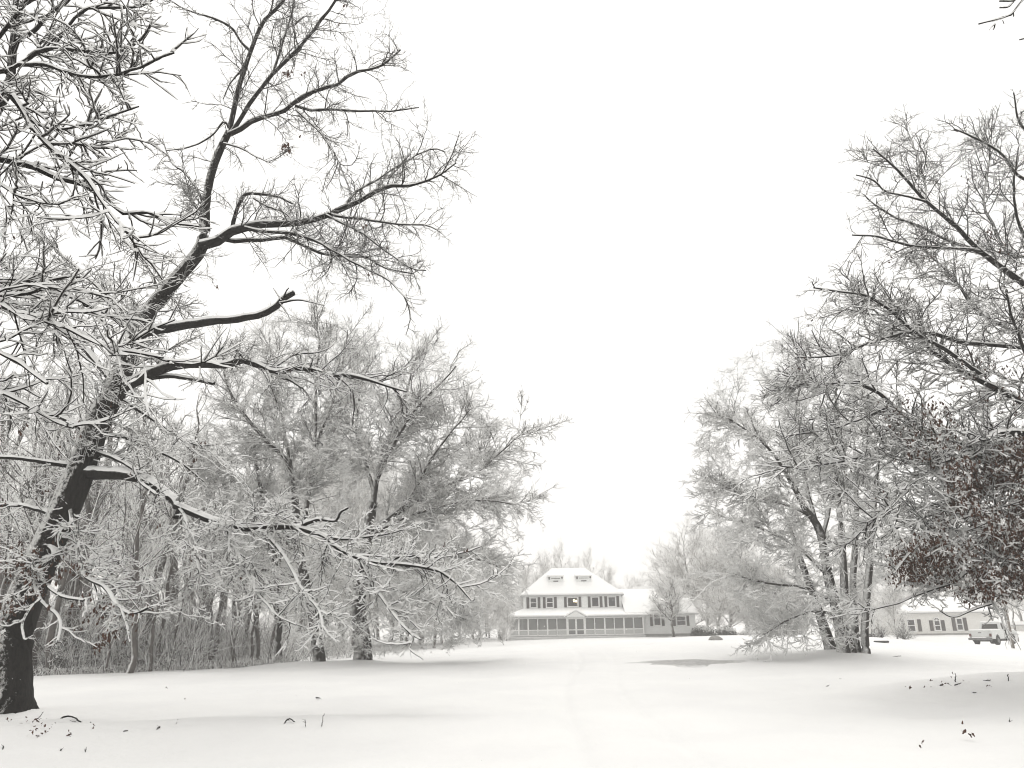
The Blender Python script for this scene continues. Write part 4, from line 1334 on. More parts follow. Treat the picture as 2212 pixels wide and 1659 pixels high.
bot = [(0, .55)] + wheel_arch(1.15)[::-1] + wheel_arch(4.45)[::-1] + [(5.45, .5)]
bot = [(y, max(z, .5)) for y, z in bot]
outl = bot + [(5.58, .8), (5.5, 1.05), (5.2, 1.14), (3.9, 1.22), (0, 1.22)]
body.prism([(0, y, z) for y, z in outl], (1, 0, 0), -.93, .93)
bd = body.build('body', M['paint'], TR)
cab = MB()
cp = [(2.15, 1.221), (3.95, 1.221), (3.25, 1.86), (2.35, 1.88)]
lo = [(-.9, y, z) for y, z in cp] + [(.9, y, z) for y, z in cp]
lo = [(x * (.86 if z > 1.5 else 1), y, z) for x, y, z in lo]
cab.add(lo, [(0, 1, 2, 3)[::-1], (4, 5, 6, 7), (0, 4, 7, 3)[::-1], (1, 2, 6, 5), (3, 7, 6, 2), (0, 1, 5, 4)])
cab.build('cab', M['paint'], TR)
rw = MB()
rw.add([(-.66, 2.165, 1.34), (.66, 2.165, 1.34), (.62, 2.285, 1.72), (-.62, 2.285, 1.72)] + [(-.66, 2.15, 1.34), (.66, 2.15, 1.34), (.62, 2.27, 1.72), (-.62, 2.27, 1.72)],
       [(0, 1, 2, 3), (7, 6, 5, 4), (0, 4, 5, 1), (1, 5, 6, 2), (2, 6, 7, 3), (3, 7, 4, 0)])
rw.build('rear_window', M['steel'], TR)
for sx in (-1, 1):
    sw_ = MB()
    q = [(2.5, 1.3), (3.62, 1.3), (3.2, 1.76), (2.55, 1.78)]
    a = [(sx * (.905 - .125 * (z - 1.22) / .65), y, z) for y, z in q]
    b2 = [(sx * (.93 - .125 * (z - 1.22) / .65), y, z) for y, z in q]
    sw_.add(a + b2, [(0, 1, 2, 3), (7, 6, 5, 4), (0, 4, 5, 1), (1, 5, 6, 2), (2, 6, 7, 3), (3, 7, 4, 0)])
    sw_.build('side_window', M['steel'], TR)
tg = MB()
tg.box(-.70, .70, -.05, -.002, .68, 1.22)
tgo = tg.build('tailgate', M['paint'], TR)
MB().box(-.12, .12, -.075, -.052, 1.0, 1.07).build('handle', M['metal'], TR).parent = tgo
for sx in (-1, 1):
    MB().box(sx * .82 - .08, sx * .82 + .08, -.06, -.003, .72, .95).build('tail_light', M['red'], TR)
MB().box(-.95, .95, -.28, -.07, .42, .60, .04).build('bumper', M['metal'], TR)
MB().box(-.6, .5, -.30, -.08, .602, .66).build('bumper_snow', M['roofsnow'], TR)
MB().box(-.75, .75, .1, 5.0, .30, .499).build('chassis', M['steel'], TR)
sn = MB()
sn.box(-.76, .76, 2.4, 3.22, 1.885, 1.98, .06)
sn.box(-.88, .88, .04, 2.1, 1.222, 1.31, .06)
sn.box(-.85, .85, 4.0, 5.2, 1.2, 1.27, .06)
sn.build('roof_snow', M['roofsnow'], TR)
for yc in (1.15, 4.45):
    for sx in (-1, 1):
        ty = MB()
        ty.cyl((sx * .70, yc, .38), (sx * .95, yc, .38), .38, .38, 20)
        to = ty.build('wheel', M['rubber'], TR)
        MB().cyl((sx * .93, yc, .38), (sx * .965, yc, .38), .22, .2, 12).build('rim', M['metal'], TR).parent = to
for sx in (-1, 1):
    MB().box(sx * 1.0 - .1, sx * 1.0 + .1, 3.45, 3.55, 1.28, 1.45).build('mirror', M['steel'], TR)
TR.rotation_euler = (0, 0, -math.radians(31.5 + 20))

# ------------------------------------------------------------------ wooden pole
PY = 61.0
p0 = at(2188, 1397.5, PY)
p1 = at(2178, 1150, PY)
mb = MB()
mb.cyl(np.array([0, 0, -.5]), np.array([0, 0, 8.5]), .125, .09, 16)
POLE = mb.build('wooden_pole', M['wood'])
POLE.location = p0.tolist()
tag(POLE, 'weathered wooden pole standing beside the pickup truck', 'pole')

# ------------------------------------------------------------------ flat trailer behind the multi-stemmed tree
t0_ = at(1886, 1385, 70.)
TL = thing('flat_trailer', (t0_[0], t0_[1], t0_[2]), 'low dark flat trailer parked behind the multi stemmed tree', 'trailer')
MB().box(-1.6, .62, -.6, .6, .30, .62).build('trailer_bed', M['steel'], TL)
for x in (-.9, .35):
    for y in (-.62, .62):
        MB().cyl((x, y - .07, .2), (x, y + .07, .2), .24, .24, 14).build('wheel', M['rubber'], TL)
MB().box(-1.55, .2, -.55, .55, .622, .68).build('bed_snow', M['roofsnow'], TL)
mb = MB()
mb.cyl((.05, -.3, .62), (.18, -.3, 1.05), .045, .04, 8)
mb.cyl((.18, -.3, 1.05), (.42, -.3, .98), .04, .03, 8)
mb.build('hand_lever', M['steel'], TL)
# log on the snow beside it
lg = on_ground(1905, 1388.5, 50, 110)
LG = thing('fallen_log', lg, 'short dark log lying on the snow right of the flat trailer', 'log')
MB().cyl((-.5, 0, .05), (.5, .1, .06), .09, .07, 10).build('log', M['steel'], LG)
# boulder on the lawn
rk = on_ground(1545, 1384, 50, 120)
an = rng.normal(0, 1, (60, 3))
RK = MB()
th = np.linspace(0, 2 * np.pi, 10, endpoint=False)
Vv, Ff = [], []
for i, ph in enumerate(np.linspace(-.4, 1.5, 6)):
    for t_ in th:
        r_ = (.36 + .05 * math.sin(3 * t_ + i)) * math.cos(ph)
        Vv.append((rk[0] + r_ * math.cos(t_) * 1.2, rk[1] + r_ * math.sin(t_), rk[2] + .26 * math.sin(ph) + .03 * math.sin(5 * t_)))
for i in range(5):
    for j in range(10):
        Ff.append((i * 10 + j, i * 10 + (j + 1) % 10, (i + 1) * 10 + (j + 1) % 10, (i + 1) * 10 + j))
Ff.append(tuple(range(50, 60)))
RK.add(Vv, Ff)
tag(RK.build('boulder', M['stone']), 'lone dark boulder showing on the snowy lawn right of the white house', 'boulder')


# ------------------------------------------------------------------ woodland trees (built once per kind, then copied)
def forest_kind(seed, H, crown0, spread, nl, r0, mats, lean=0., twr=1., dens=(2.4, 4.2), sub=True):
    global rng
    keep = rng
    rng = np.random.default_rng(seed)
    n = 16
    z = np.linspace(-.3, H, n + 1)
    P = np.stack([np.cumsum(rng.normal(0, .035 * H / 4, n + 1)) + lean * z, np.cumsum(rng.normal(0, .035 * H / 4, n + 1)), z], -1)
    P -= [P[1, 0], P[1, 1], 0]
    R = r0 * (1 - np.linspace(0, 1, n + 1)) ** .8 + .012
    V, Q = trunk_mesh(P, R, 12, 1.25, .04, .3)
    root = bpy.data.objects.new('woodland_tree', None)
    COL.objects.link(root)
    mesh_np('trunk', V, Q, mats[0], root, True)
    a = grow(P[None], R[None], nl / H, crown0, (.45, 1.05), spread, .8, 7., 8, .10, (.02, .08), .010, .01, .7, .3, .97)
    b = grow(a[0], a[1], dens[0], .15, (.4, 1.0), .42, .4, 2.2, 5, .13, (0, .07), .008, .009 * twr, .8, .4)
    c = grow(b[0], b[1], dens[1], .1, (.4, 1.1), .45, .2, .9, 3, .15, (0, .06), .008, .008 * twr, .9, .6)
    L = [tubes(*a, 5), tubes(*b, 3), tubes(*c, 3)]
    V, Q = join(L)
    mesh_np('crown', V, Q, mats[1], root, False)
    rng = keep
    return root


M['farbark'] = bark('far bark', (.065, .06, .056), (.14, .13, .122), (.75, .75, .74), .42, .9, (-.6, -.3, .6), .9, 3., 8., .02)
M['hazebark'] = bark('haze pale far bark', (.13, .122, .116), (.20, .19, .18), (.78, .78, .77), .35, .8, (-.6, -.3, .6), .9, 3., 8., .02)  # bark paled to match, the colour standing in for haze
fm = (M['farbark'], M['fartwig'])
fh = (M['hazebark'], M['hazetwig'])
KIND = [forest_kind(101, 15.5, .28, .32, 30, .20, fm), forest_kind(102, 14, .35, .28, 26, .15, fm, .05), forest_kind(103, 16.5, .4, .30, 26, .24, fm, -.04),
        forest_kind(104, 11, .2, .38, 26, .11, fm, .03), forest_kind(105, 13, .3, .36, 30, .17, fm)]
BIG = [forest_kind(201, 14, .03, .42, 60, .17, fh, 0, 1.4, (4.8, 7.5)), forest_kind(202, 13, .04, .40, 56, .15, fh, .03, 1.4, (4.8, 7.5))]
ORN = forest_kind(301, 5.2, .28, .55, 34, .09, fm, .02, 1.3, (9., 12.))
used = set()


def plant(kind, x, y, s, label, cat, group, rot=None, name=None, z=None):
    src = kind
    if id(src) in used:
        o = copy_tree(src)
    else:
        o = src
        used.add(id(src))
    o.location = (x, y, gz(x, y) if z is None else z)
    o.rotation_euler = (0, 0, rng.uniform(0, 6.28) if rot is None else rot)
    o.scale = (s, s, s * rng.uniform(.94, 1.06))
    tag(o, label, cat, group)
    if name:
        o.name = name
    return o


# trunks one can pick out along the woodland edge, left to right
EDGE = [(65, 1.25, 2), (102, 1.0, 0), (124, 1.15, 0), (155, 1.05, 2), (203, .8, 1), (228, .6, 3), (255, .7, 1), (287, 1.0, 0), (304, 1.25, 2), (323, .9, 1), (339, .95, 0), (368, .8, 1),
        (410, .75, 3), (452, .8, 1), (500, .7, 3), (540, .75, 4), (-30, 1.1, 0), (10, 1.0, 2)]
ELAB = {304: 'thickest grey trunk at the woodland edge, leaning slightly right', 65: 'dark grey woodland trunk just right of the big oak foot', 452: 'slim slanting trunk by the gap in the woodland'}
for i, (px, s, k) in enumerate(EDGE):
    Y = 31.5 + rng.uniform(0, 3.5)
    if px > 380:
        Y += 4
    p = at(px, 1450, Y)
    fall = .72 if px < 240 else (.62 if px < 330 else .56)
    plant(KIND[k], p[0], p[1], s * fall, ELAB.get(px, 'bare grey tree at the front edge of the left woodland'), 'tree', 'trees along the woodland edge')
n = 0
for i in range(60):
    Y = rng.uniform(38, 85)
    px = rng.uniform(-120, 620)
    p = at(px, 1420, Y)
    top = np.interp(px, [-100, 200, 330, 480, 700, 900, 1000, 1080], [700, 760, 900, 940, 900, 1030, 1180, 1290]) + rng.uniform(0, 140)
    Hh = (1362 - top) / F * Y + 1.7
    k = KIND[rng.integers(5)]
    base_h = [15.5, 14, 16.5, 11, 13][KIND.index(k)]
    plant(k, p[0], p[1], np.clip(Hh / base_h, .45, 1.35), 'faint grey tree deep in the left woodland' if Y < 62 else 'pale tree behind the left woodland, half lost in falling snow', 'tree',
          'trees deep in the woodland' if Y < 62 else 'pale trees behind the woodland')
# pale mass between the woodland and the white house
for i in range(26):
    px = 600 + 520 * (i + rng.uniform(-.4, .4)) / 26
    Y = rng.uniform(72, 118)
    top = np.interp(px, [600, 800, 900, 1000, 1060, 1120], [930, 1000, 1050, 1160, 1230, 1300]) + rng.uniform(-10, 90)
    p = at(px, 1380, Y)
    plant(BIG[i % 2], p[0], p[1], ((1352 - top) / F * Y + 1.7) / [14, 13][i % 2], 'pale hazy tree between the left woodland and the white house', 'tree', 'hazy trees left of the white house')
# behind the white house
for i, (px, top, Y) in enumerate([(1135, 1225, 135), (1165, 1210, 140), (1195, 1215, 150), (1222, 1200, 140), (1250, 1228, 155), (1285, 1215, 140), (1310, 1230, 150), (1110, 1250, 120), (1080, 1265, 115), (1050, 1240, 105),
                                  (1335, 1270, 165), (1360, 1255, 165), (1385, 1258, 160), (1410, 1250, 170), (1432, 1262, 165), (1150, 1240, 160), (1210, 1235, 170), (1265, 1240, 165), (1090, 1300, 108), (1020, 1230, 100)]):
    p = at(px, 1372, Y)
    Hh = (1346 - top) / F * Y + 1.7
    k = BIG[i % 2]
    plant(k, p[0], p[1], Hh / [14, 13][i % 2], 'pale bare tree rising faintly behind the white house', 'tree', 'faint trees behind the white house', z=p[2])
# right of the white house
for i, (px, top, Y, lab) in enumerate([(1490, 1150, 112, 'tall pale tree right of the white house, nearest its wing'), (1530, 1165, 118, 'pale tree between the white house and the multi stemmed tree'),
                                       (1575, 1150, 105, None), (1615, 1180, 110, None), (1660, 1200, 100, None), (1470, 1250, 125, None), (1700, 1220, 95, None), (1555, 1240, 98, None)]):
    p = at(px, 1374, Y)
    Hh = (1343 - top) / F * Y + 1.7
    k = BIG[i % 2]
    o = plant(k, p[0], p[1], Hh * .92 / [14, 13][i % 2], lab or 'pale snow covered tree in the hazy row right of the white house', 'tree', None if lab else 'hazy trees right of the white house', z=gz(p[0], p[1]))
    o.scale[0] *= 1.45
    o.scale[1] *= 1.45
orn = on_ground(1455, 1376, 60, 130)
oo = plant(ORN, orn[0], orn[1], 1., 'small rounded ornamental tree in front of the white house wing', 'tree', None, 1.0, 'ornamental_tree')
oo.scale = (1.85, 1.85, 1.12)
# right, around the beige house
for i, (px, top, Y, lab) in enumerate([(1938, 1235, 66, 'shaggy broad tree left of the beige house with drooping snowy twigs'), (2197, 1180, 82, 'slim grey tree behind the wooden pole'), (1985, 1180, 112, None), (2040, 1190, 118, None), (2100, 1180, 115, None), (2150, 1190, 120, None),
                                       (2210, 1170, 118, None), (1900, 1200, 90, None), (1860, 1190, 85, None), (2260, 1180, 112, None)]):
    p = at(px, 1374, Y)
    Hh = (1338 - top) / F * Y + 1.7
    k = BIG[i % 2] if lab is None or i == 0 else KIND[1]
    plant(k, p[0], p[1], Hh / ([14, 13][i % 2] if k in BIG else 14), lab or 'pale tree standing behind the low beige house', 'tree', None if lab else 'pale trees behind the beige house')


# ------------------------------------------------------------------ shrubs
def shrub(x, y, r, h, label, group, leafy=True):
    base = np.array([x, y, gz(x, y)])
    m = 60
    az = rng.uniform(0, 6.28, m)
    el = rng.uniform(.2, 1.5, m)
    P = np.empty((m, 6, 3))
    d = np.stack([np.cos(az) * np.cos(el), np.sin(az) * np.cos(el), np.sin(el)], -1)
    for k in range(6):
        P[:, k] = base + d * np.array([r, r, h]) * k / 5 + rng.normal(0, .03, (m, 3)) * (k > 0)
    R = np.tile(np.linspace(.02, .008, 6), (m, 1))
    g1 = grow(P, R, 5., .3, (.4, 1.2), .5, .12, .5, 3, .2, (0, .05), .01, .008, 1., .6)
    V, Q = join([tubes(P, R, 4), tubes(*g1, 4)])
    o = thing('shrub', base, label, 'shrub', group)
    mesh_np('stems', V, Q, M['fartwig'], o)
    if leafy:
        tips = np.concatenate([g1[0][:, -1], g1[0][:, 1]])
        V, Q = leaves(tips, 3, .16, .3, .06)
        mesh_np('foliage', V, Q, M['evergreen'], o)
        top = tips[tips[:, 2] > base[2] + h * .72]
        V, Q = leaves(top + [0, 0, .06], 3, .22, .1, .08)
        mesh_np('snow_cover', V, Q, M['twigsnow'], o)
    return o


M['evergreen'] = plain('evergreen shrub', (.035, .042, .032), (.06, .065, .055), 8., .8)
for px, Y, r, h, lab in [(1507, 97, .8, .95, 'dark clipped shrub nearest the right corner of the white house'), (1520, 96, .8, 1.0, None), (1535, 95, .7, .9, None), (1558, 94, .7, .9, None), (1570, 93.5, .8, 1.05, None), (1580, 93, .6, .8, None)]:
    p = at(px, 1376, Y)
    shrub(p[0], p[1], r, h, lab or 'dark snow topped shrub in the row right of the white house', None if lab else 'shrub row right of the white house')
for px, Y, r, h in [(1690, 75, 1.1, 1.2), (1720, 72, 1.2, 1.4), (1650, 80, 1.2, 1.2), (1610, 84, 1.2, 1.1), (1905, 64, .9, .9), (1955, 64, 1.0, 1.0)]:
    p = at(px, 1384, Y)
    shrub(p[0], p[1], r, h, 'loose snow covered bush in front of the hazy trees' if px < 1800 else 'low snow bent bush in front of the beige house', 'loose snowy bushes', False)

# ------------------------------------------------------------------ undergrowth of the left woodland
m = 5200
px = -140 + 1000 * rng.beta(1.1, 1.7, m)
Y = 32.5 + rng.gamma(1.6, 8, m)
Y = np.where(px > 430, Y + 5 + (px - 430) * .028, Y)
gp = at(px, 1430, Y)
x, y = gp[:, 0], gp[:, 1]
z = ground(x, y)
h = rng.uniform(.5, 1., m) * np.interp(px, [-100, 430, 640, 800], [4.4, 4.0, 3.0, 1.2]) * np.where(rng.random(m) < .35, .4, 1.)
P = np.empty((m, 7, 3))
P[:, 0] = np.stack([x, y, z - .1], -1)
d = unit(np.stack([rng.normal(0, .38, m), rng.normal(0, .38, m), np.ones(m)], -1))
for k in range(6):
    d = unit(d + rng.normal(0, .2, (m, 3)))
    P[:, k + 1] = P[:, k] + d * (h / 6)[:, None]
R = np.linspace(.012, .005, 7)[None] * rng.uniform(.7, 1.6, m)[:, None]
g1 = grow(P, R, 3.4, .15, (.4, 1.3), .4, .25, 1.3, 4, .18, (-.05, .02), .008, .007, 1., .6)
V, Q = join([tubes(P, R, 4), tubes(*g1, 4)])
tag(mesh_np('undergrowth', V, Q, M['fartwig']), 'tangled grey brush filling the left woodland between the trunks', 'undergrowth', None, 'stuff')
# frosted weeds at the foot of the wood
m = 3000
px = rng.uniform(40, 640, m)
Y = 30.2 + np.interp(px, [40, 300, 640], [.6, 2.2, 5.4]) + rng.gamma(1.2, .8, m)
gp = at(px, 1450, Y)
z = ground(gp[:, 0], gp[:, 1])
P = np.empty((m, 5, 3))
P[:, 0] = np.stack([gp[:, 0], gp[:, 1], z - .03], -1)
d = unit(np.stack([rng.normal(0, .4, m), rng.normal(0, .4, m), np.ones(m)], -1))
hh = rng.uniform(.12, .5, m)
for k in range(4):
    d = unit(d + rng.normal(0, .3, (m, 3)) - [0, 0, .18 * k])
    P[:, k + 1] = P[:, k] + d * (hh / 4)[:, None]
V, Q = tubes(P, np.tile(np.linspace(.012, .008, 5), (m, 1)), 4)
tag(mesh_np('frosted_weeds', V, Q, M['fartwig']), 'frosted weeds and grass along the foot of the woodland', 'weeds', None, 'stuff')

# ------------------------------------------------------------------ twigs and dead leaves on the snow
TW = [([(123, 1556), (145, 1552), (174, 1561)], 4., 'arched fallen branch lying by the foot of the big oak'), ([(196, 1558), (192, 1570)], 3, None), ([(288, 1560), (286, 1568)], 2.5, None), ([(264, 1580), (275, 1580)], 2.5, None),
      ([(339, 1577), (344, 1569)], 3, None), ([(613, 1562), (624, 1560), (636, 1562)], 3, None), ([(625, 1500), (628, 1518)], 1.8, None), ([(639, 1502), (650, 1510), (656, 1515)], 2.4, 'forked twig sticking up, farthest of the twigs left of centre'),
      ([(683, 1505), (690, 1510)], 2.4, None), ([(694, 1567), (700, 1540)], 2., 'thin upright twig with a leaf at its foot'), ([(660, 1569), (660, 1553)], 1.5, None), ([(35, 1616), (58, 1618), (65, 1624)], 3., 'crooked black stick near the lower left corner'),
      ([(6, 1621), (7, 1616)], 3, None), ([(126, 1626), (132, 1621)], 3.5, None), ([(183, 1627), (186, 1614)], 1.6, None), ([(82, 1550), (94, 1537)], 1.6, None), ([(100, 1550), (107, 1556)], 1.6, None),
      ([(2063, 1472), (2064, 1455)], 2.4, 'upright dead weed stalk on the crest of the right bank'), ([(2178, 1470), (2178, 1457)], 2.2, None), ([(2031, 1480), (2036, 1479)], 2.5, None), ([(2047, 1475), (2054, 1481)], 2.5, None), ([(2062, 1479), (2076, 1478)], 2.5, None),
      ([(2094, 1496), (2109, 1498)], 2., None), ([(2121, 1470), (2140, 1471)], 2.5, None), ([(1924, 1418), (1947, 1418)], 1.6, None), ([(1776, 1484), (1790, 1483)], 2.2, None), ([(2178, 1562), (2182, 1558)], 2.2, None)]
for pts, wpx, lab in TW:
    b0 = on_ground(*pts[0])
    flat = abs(pts[-1][1] - pts[0][1]) < 6
    Y = b0[1]
    Pw = [b0 - [0, 0, .02]]
    for q in pts[1:]:
        Pw.append(on_ground(*q) + [0, 0, .02] if flat else at(q[0], q[1], Y + rng.normal(0, .05)))
    Pw = np.array(Pw)
    Pw[1:-1, 2] += .03
    P = resample(Pw, 8)[None]
    P[0, 1:] += rng.normal(0, .006, (8, 3))
    R = np.linspace(wpx, wpx * .6, 9)[None] / 2 * Y / F
    L = np.linalg.norm(np.diff(P[0], axis=0), axis=1).sum()
    g1 = grow(P, R, 2.2 / max(L, .2), .3, (.5, 1.), .35, .05, .22, 3, .15, (0, .05), .01, .003, .8, .6)
    V, Q = join([tubes(P, R, 6), tubes(*g1, 4)])
    o = mesh_np('fallen_twig', V - P[0, 0], Q, M['twig'], None, True)
    o.location = P[0, 0].tolist()
    side = 'left' if pts[0][0] < 1100 else 'right'
    tag(o, lab or ('small dark twig poking from the snow under the big oak' if side == 'left' else 'small dark twig on the right hand snow bank'), 'twig', None if lab else ('twigs on the snow under the oak' if side == 'left' else 'twigs on the right snow bank'))
CLP = [(20, 1564, 1), (55, 1564, 1.4), (77, 1567, 1.5), (92, 1571, 1.2), (70, 1579, 1), (84, 1577, 1.2), (94, 1580, 1.5), (110, 1576, 1), (100, 1584, 1.2), (61, 1592, 1.2), (84, 1593, 1.), (145, 1591, 1.2), (192, 1572, 1.2), (397, 1517, .9), (380, 1561, .8), (359, 1490, .7),
       (1967, 1491, 1.4), (2002, 1485, 1.9), (2008, 1472, 1.3), (2087, 1473, 1.6), (2134, 1484, 1.3), (2057, 1467, 1.6), (1818, 1469, .8), (2097, 1597, 2.4), (1995, 1614, 1.), (2040, 1480, 1)]
for px_, py_, s in CLP:
    p = on_ground(px_, py_)
    V, Q = leaves(p[None] + [0, 0, .03], int(2 + 2 * s), .055 * s ** .5, -.15, .035 * s)
    o = mesh_np('dead_leaves', V - p, Q, M['leaf'])
    o.location = p.tolist()
    lab = {2097: 'curled brown oak leaf lying alone in the right foreground', 2057: 'ragged leaf tuft beside the weed stalk on the right bank'}.get(px_)
    tag(o, lab or ('few dead leaves caught in snow near the big oak' if px_ < 1100 else 'few dead leaves on the right hand snow bank'), 'leaves', None if lab else ('dead leaves on snow by the oak' if px_ < 1100 else 'dead leaves on the right bank'))

# ------------------------------------------------------------------ snow field
m_, nt, b = new_mat('snow field')
n1, n2, n3 = noise(nt, 2.2, 6, .6), noise(nt, 26., 4, .7), noise(nt, .35, 3, .5)
nt.links.new(mixc(nt, mapr(nt, n3.outputs[0], .35, .65), (.77, .77, .765), (.81, .81, .80)), b.inputs['Base Color'])
b.inputs['Roughness'].default_value = .75
b.inputs['Specular IOR Level'].default_value = .15
ad = nt.nodes.new('ShaderNodeMath')
ad.operation = 'MULTIPLY_ADD'
nt.links.new(n2.outputs[0], ad.inputs[0])
ad.inputs[1].default_value = .16
nt.links.new(n1.outputs[0], ad.inputs[2])
bump(nt, b, ad.outputs[0], .55, .06)
M['snow'] = m_
ny, nx = 720, 560
v = np.linspace(0, 1, ny)
yy = -14 + 36 * v * 1.25 + 380 * v ** 3.2
u = np.linspace(-1, 1, nx)
xx = np.sign(u) * (28 * np.abs(u) + 222 * np.abs(u) ** 3)
X, Yg = np.meshgrid(xx * 1., yy)
Zg = ground(X, Yg)
far = smoothstep((np.hypot(X, Yg) - 130) / 120)
Zg = Zg * (1 - far)


def lumps(X, Y, cell, seed):
    g = np.random.default_rng(seed).normal(0, 1, (256, 256))
    a, b_ = X / cell, Y / cell
    i, j = np.floor(a).astype(int), np.floor(b_).astype(int)
    fx, fy = smoothstep(a - i), smoothstep(b_ - j)
    G = lambda p, q: g[(i + p) % 256, (j + q) % 256]
    return (G(0, 0) * (1 - fx) + G(1, 0) * fx) * (1 - fy) + (G(0, 1) * (1 - fx) + G(1, 1) * fx) * fy


nearw = 1 - smoothstep((Yg - 30) / 30)
Zg += nearw * (.014 * lumps(X, Yg * 1.6, 1.3, 1) + .008 * lumps(X * .8 + .3 * Yg, Yg * 1.3, .45, 2) + .004 * lumps(X, Yg, .22, 3))
# pits where clumps have dropped from the branches
for cxp, cyp, rad, cnt in ((BR_LEFT[0] + 2.2, BR_LEFT[1] - .5, 4.5, 120), (b5[0] - 4, b5[1] - .5, 4.5, 90), (float(at(1845, 1418, 36)[0]), 35, 4, 40)):
    for _ in range(cnt):
        px_, py_ = cxp + rng.normal(0, rad * .5), cyp + rng.normal(0, rad * .4)
        sel = (np.abs(X - px_) < .5) & (np.abs(Yg - py_) < .5)
        Zg[sel] -= rng.uniform(.015, .04) * np.exp(-((X[sel] - px_) ** 2 + (Yg[sel] - py_) ** 2) / rng.uniform(.08, .16) ** 2)
# a faint old track that runs from the camera towards the drive
tx = -.4 + .075 * Yg + .25 * np.sin(Yg * .21)
for o_ in (-.75, .75):
    Zg -= nearw * .07 * np.exp(-((X - tx - o_ - 1.0) / .16) ** 2)
V = np.stack([X, Yg, Zg], -1).reshape(-1, 3)
i = np.arange(ny - 1)[:, None] * nx + np.arange(nx - 1)[None]
Q = np.stack([i, i + 1, i + nx + 1, i + nx], -1).reshape(-1, 4)
tag(mesh_np('snow_ground', V, Q, M['snow'], None, True), 'open lawn under fresh smooth snow', 'ground', None, 'structure')
# shallow patch of slush on the drive
m_, nt, b = new_mat('grey slush')
tc = nt.nodes.new('ShaderNodeTexCoord')
dv = nt.nodes.new('ShaderNodeVectorMath')
dv.operation = 'DISTANCE'
dv.inputs[1].default_value = (.5, .5, 0)
mp = nt.nodes.new('ShaderNodeMapping')
mp.inputs['Scale'].default_value = (1, 1, 0)
nt.links.new(tc.outputs['Generated'], mp.inputs[0])
nt.links.new(mp.outputs[0], dv.inputs[0])
n = noise(nt, 1.6, 6, .7)
ad = nt.nodes.new('ShaderNodeMath')
ad.operation = 'MULTIPLY_ADD'
nt.links.new(n.outputs[0], ad.inputs[0])
ad.inputs[1].default_value = .5
nt.links.new(dv.outputs['Value'], ad.inputs[2])
n2 = noise(nt, 5., 5)
nt.links.new(mixc(nt, mapr(nt, ad.outputs[0], .56, .82), mixc(nt, mapr(nt, n2.outputs[0], .35, .65), (.24, .236, .23), (.42, .415, .405)), (.82, .82, .81)), b.inputs['Base Color'])
b.inputs['Roughness'].default_value = .6
bump(nt, b, n2.outputs[0], .5, .03)
M['slush'] = m_
c0 = on_ground(1480, 1432, 20, 60)
an = np.linspace(0, 2 * np.pi, 48, endpoint=False)
rr = 1 + .12 * np.sin(3 * an + 1) + .08 * np.sin(7 * an)
pts = np.stack([c0[0] + 2.4 * rr * np.cos(an), c0[1] + 1.8 * rr * np.sin(an)], -1)
ins = np.stack([c0[0] + 1.6 * rr * np.cos(an), c0[1] + 1.1 * rr * np.sin(an)], -1)
AL = np.vstack([pts, ins, [[c0[0], c0[1]]]])
V = np.c_[AL, ground(AL[:, 0], AL[:, 1]) + np.r_[np.full(48, -.006), np.full(49, .03)]]
k = np.arange(48)
k2 = (k + 1) % 48
Q = np.stack([k, k2, 48 + k2, 48 + k], -1)
T = np.stack([48 + k, 48 + k2, np.full(48, 96)], -1)
tag(mesh_np('slush_patch', V, [Q, T], M['slush'], None, True), 'grey slushy hollow in the snow before the white house', 'slush', None, 'structure')

# ------------------------------------------------------------------ falling snow
m = 5200
Y = 7 + 50 * rng.random(m) ** .8
px, py = rng.uniform(-150, 2360, m), rng.uniform(-150, 1650, m)
C = at(px, py, Y)
C = C[C[:, 2] > ground(C[:, 0], C[:, 1]) + .05]
r = rng.uniform(.003, .006, len(C))[:, None]
O = np.array([(1, 0, 0), (0, 1, 0), (-1, 0, 0), (0, -1, 0), (0, 0, 1.3), (0, 0, -1.3)])
V = C[:, None] + r[:, None] * O[None]
b_ = (np.arange(len(C)) * 6)[:, None]
T = np.concatenate([b_ + np.array([t]) for t in ((0, 1, 4), (1, 2, 4), (2, 3, 4), (3, 0, 4), (1, 0, 5), (2, 1, 5), (3, 2, 5), (0, 3, 5))])
tag(mesh_np('falling_snow', V, T, M['roofsnow']), 'fine snowflakes drifting down through the air', 'snowflakes', None, 'stuff')

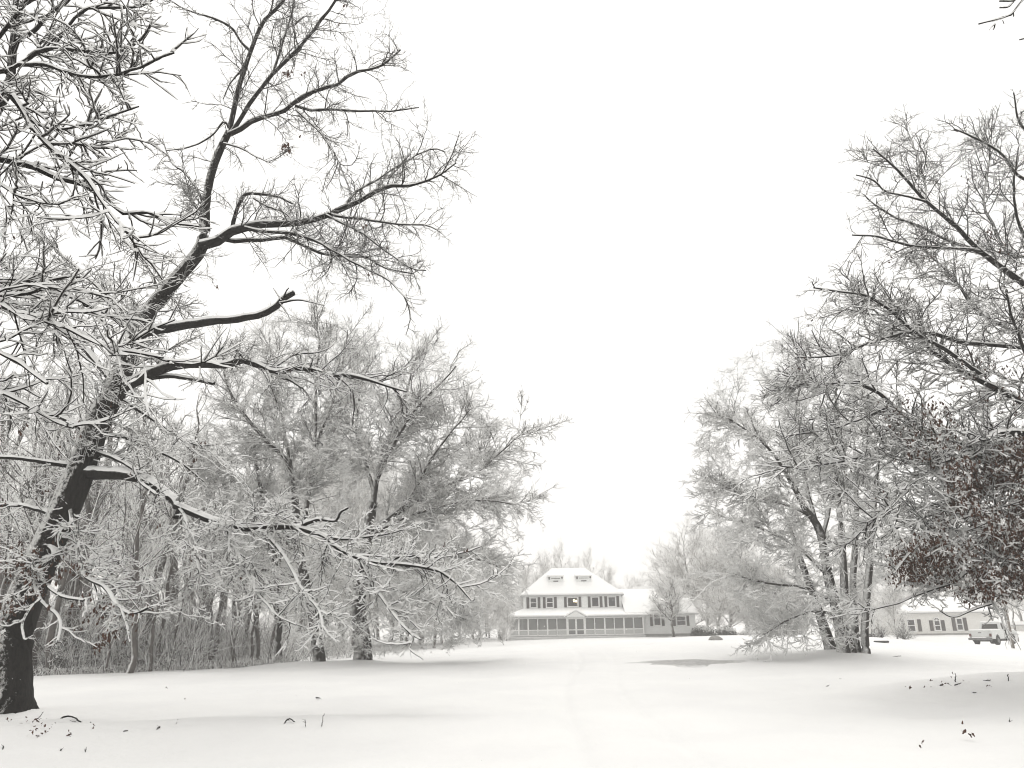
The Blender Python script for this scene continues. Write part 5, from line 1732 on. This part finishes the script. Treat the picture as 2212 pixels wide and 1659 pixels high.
# ------------------------------------------------------------------ air, sky, light
mh = bpy.data.materials.new('snowy air')
mh.use_nodes = True
nt = mh.node_tree
nt.nodes.clear()
out = nt.nodes.new('ShaderNodeOutputMaterial')
pv = nt.nodes.new('ShaderNodeVolumePrincipled')
pv.inputs['Color'].default_value = (.985, .972, .955, 1)
pv.inputs['Density'].default_value = HAZE
pv.inputs['Anisotropy'].default_value = .0
nt.links.new(pv.outputs[0], out.inputs['Volume'])
hz = MB().box(-262, 262, -18, 430, -4.5, 34).build('haze', mh)
tag(hz, 'pale air full of falling snow', 'haze', None, 'stuff')

wd = bpy.data.worlds.new('World')
SC.world = wd
wd.use_nodes = True
nt = wd.node_tree
nt.nodes.clear()
out = nt.nodes.new('ShaderNodeOutputWorld')
bg = nt.nodes.new('ShaderNodeBackground')
sky = nt.nodes.new('ShaderNodeTexSky')
sky.sky_type = 'NISHITA'
sky.sun_disc = False
EL, AZ = math.radians(66), math.radians(10)      # light comes from beyond the house, slightly right
sky.sun_elevation = EL
sky.sun_rotation = AZ
sky.air_density, sky.dust_density, sky.ozone_density = 1.0, 4.0, 1.0
hs = nt.nodes.new('ShaderNodeHueSaturation')
hs.inputs['Saturation'].default_value = .06
nt.links.new(sky.outputs[0], hs.inputs['Color'])
mx = mixc(nt, .78, hs.outputs[0], (10.3, 10.1, 9.75))
nt.links.new(mx, bg.inputs[0])
bg.inputs[1].default_value = .10
nt.links.new(bg.outputs[0], out.inputs[0])
sd = bpy.data.lights.new('sun', 'SUN')
sd.energy = .65
sd.angle = math.radians(30)
sd.color = (1., .97, .93)
so = bpy.data.objects.new('sun', sd)
COL.objects.link(so)
dirv = np.array([math.sin(AZ) * math.cos(EL), math.cos(AZ) * math.cos(EL), math.sin(EL)])
from mathutils import Vector
so.rotation_euler = Vector(dirv.tolist()).to_track_quat('Z', 'Y').to_euler()
so.location = (0, 0, 60)

vs = SC.view_settings
vs.view_transform = 'Standard'
vs.look = 'None'
vs.gamma = 1.0
vs.use_curve_mapping = False
vs.exposure = EXPO
cy = SC.cycles
cy.use_denoising = DEN
cy.filter_width = 1.1
cy.use_adaptive_sampling = False
cy.max_bounces = 6
cy.diffuse_bounces = 4
cy.glossy_bounces = 2
cy.volume_bounces = 1
cy.transparent_max_bounces = 16
cy.caustics_reflective = cy.caustics_refractive = False
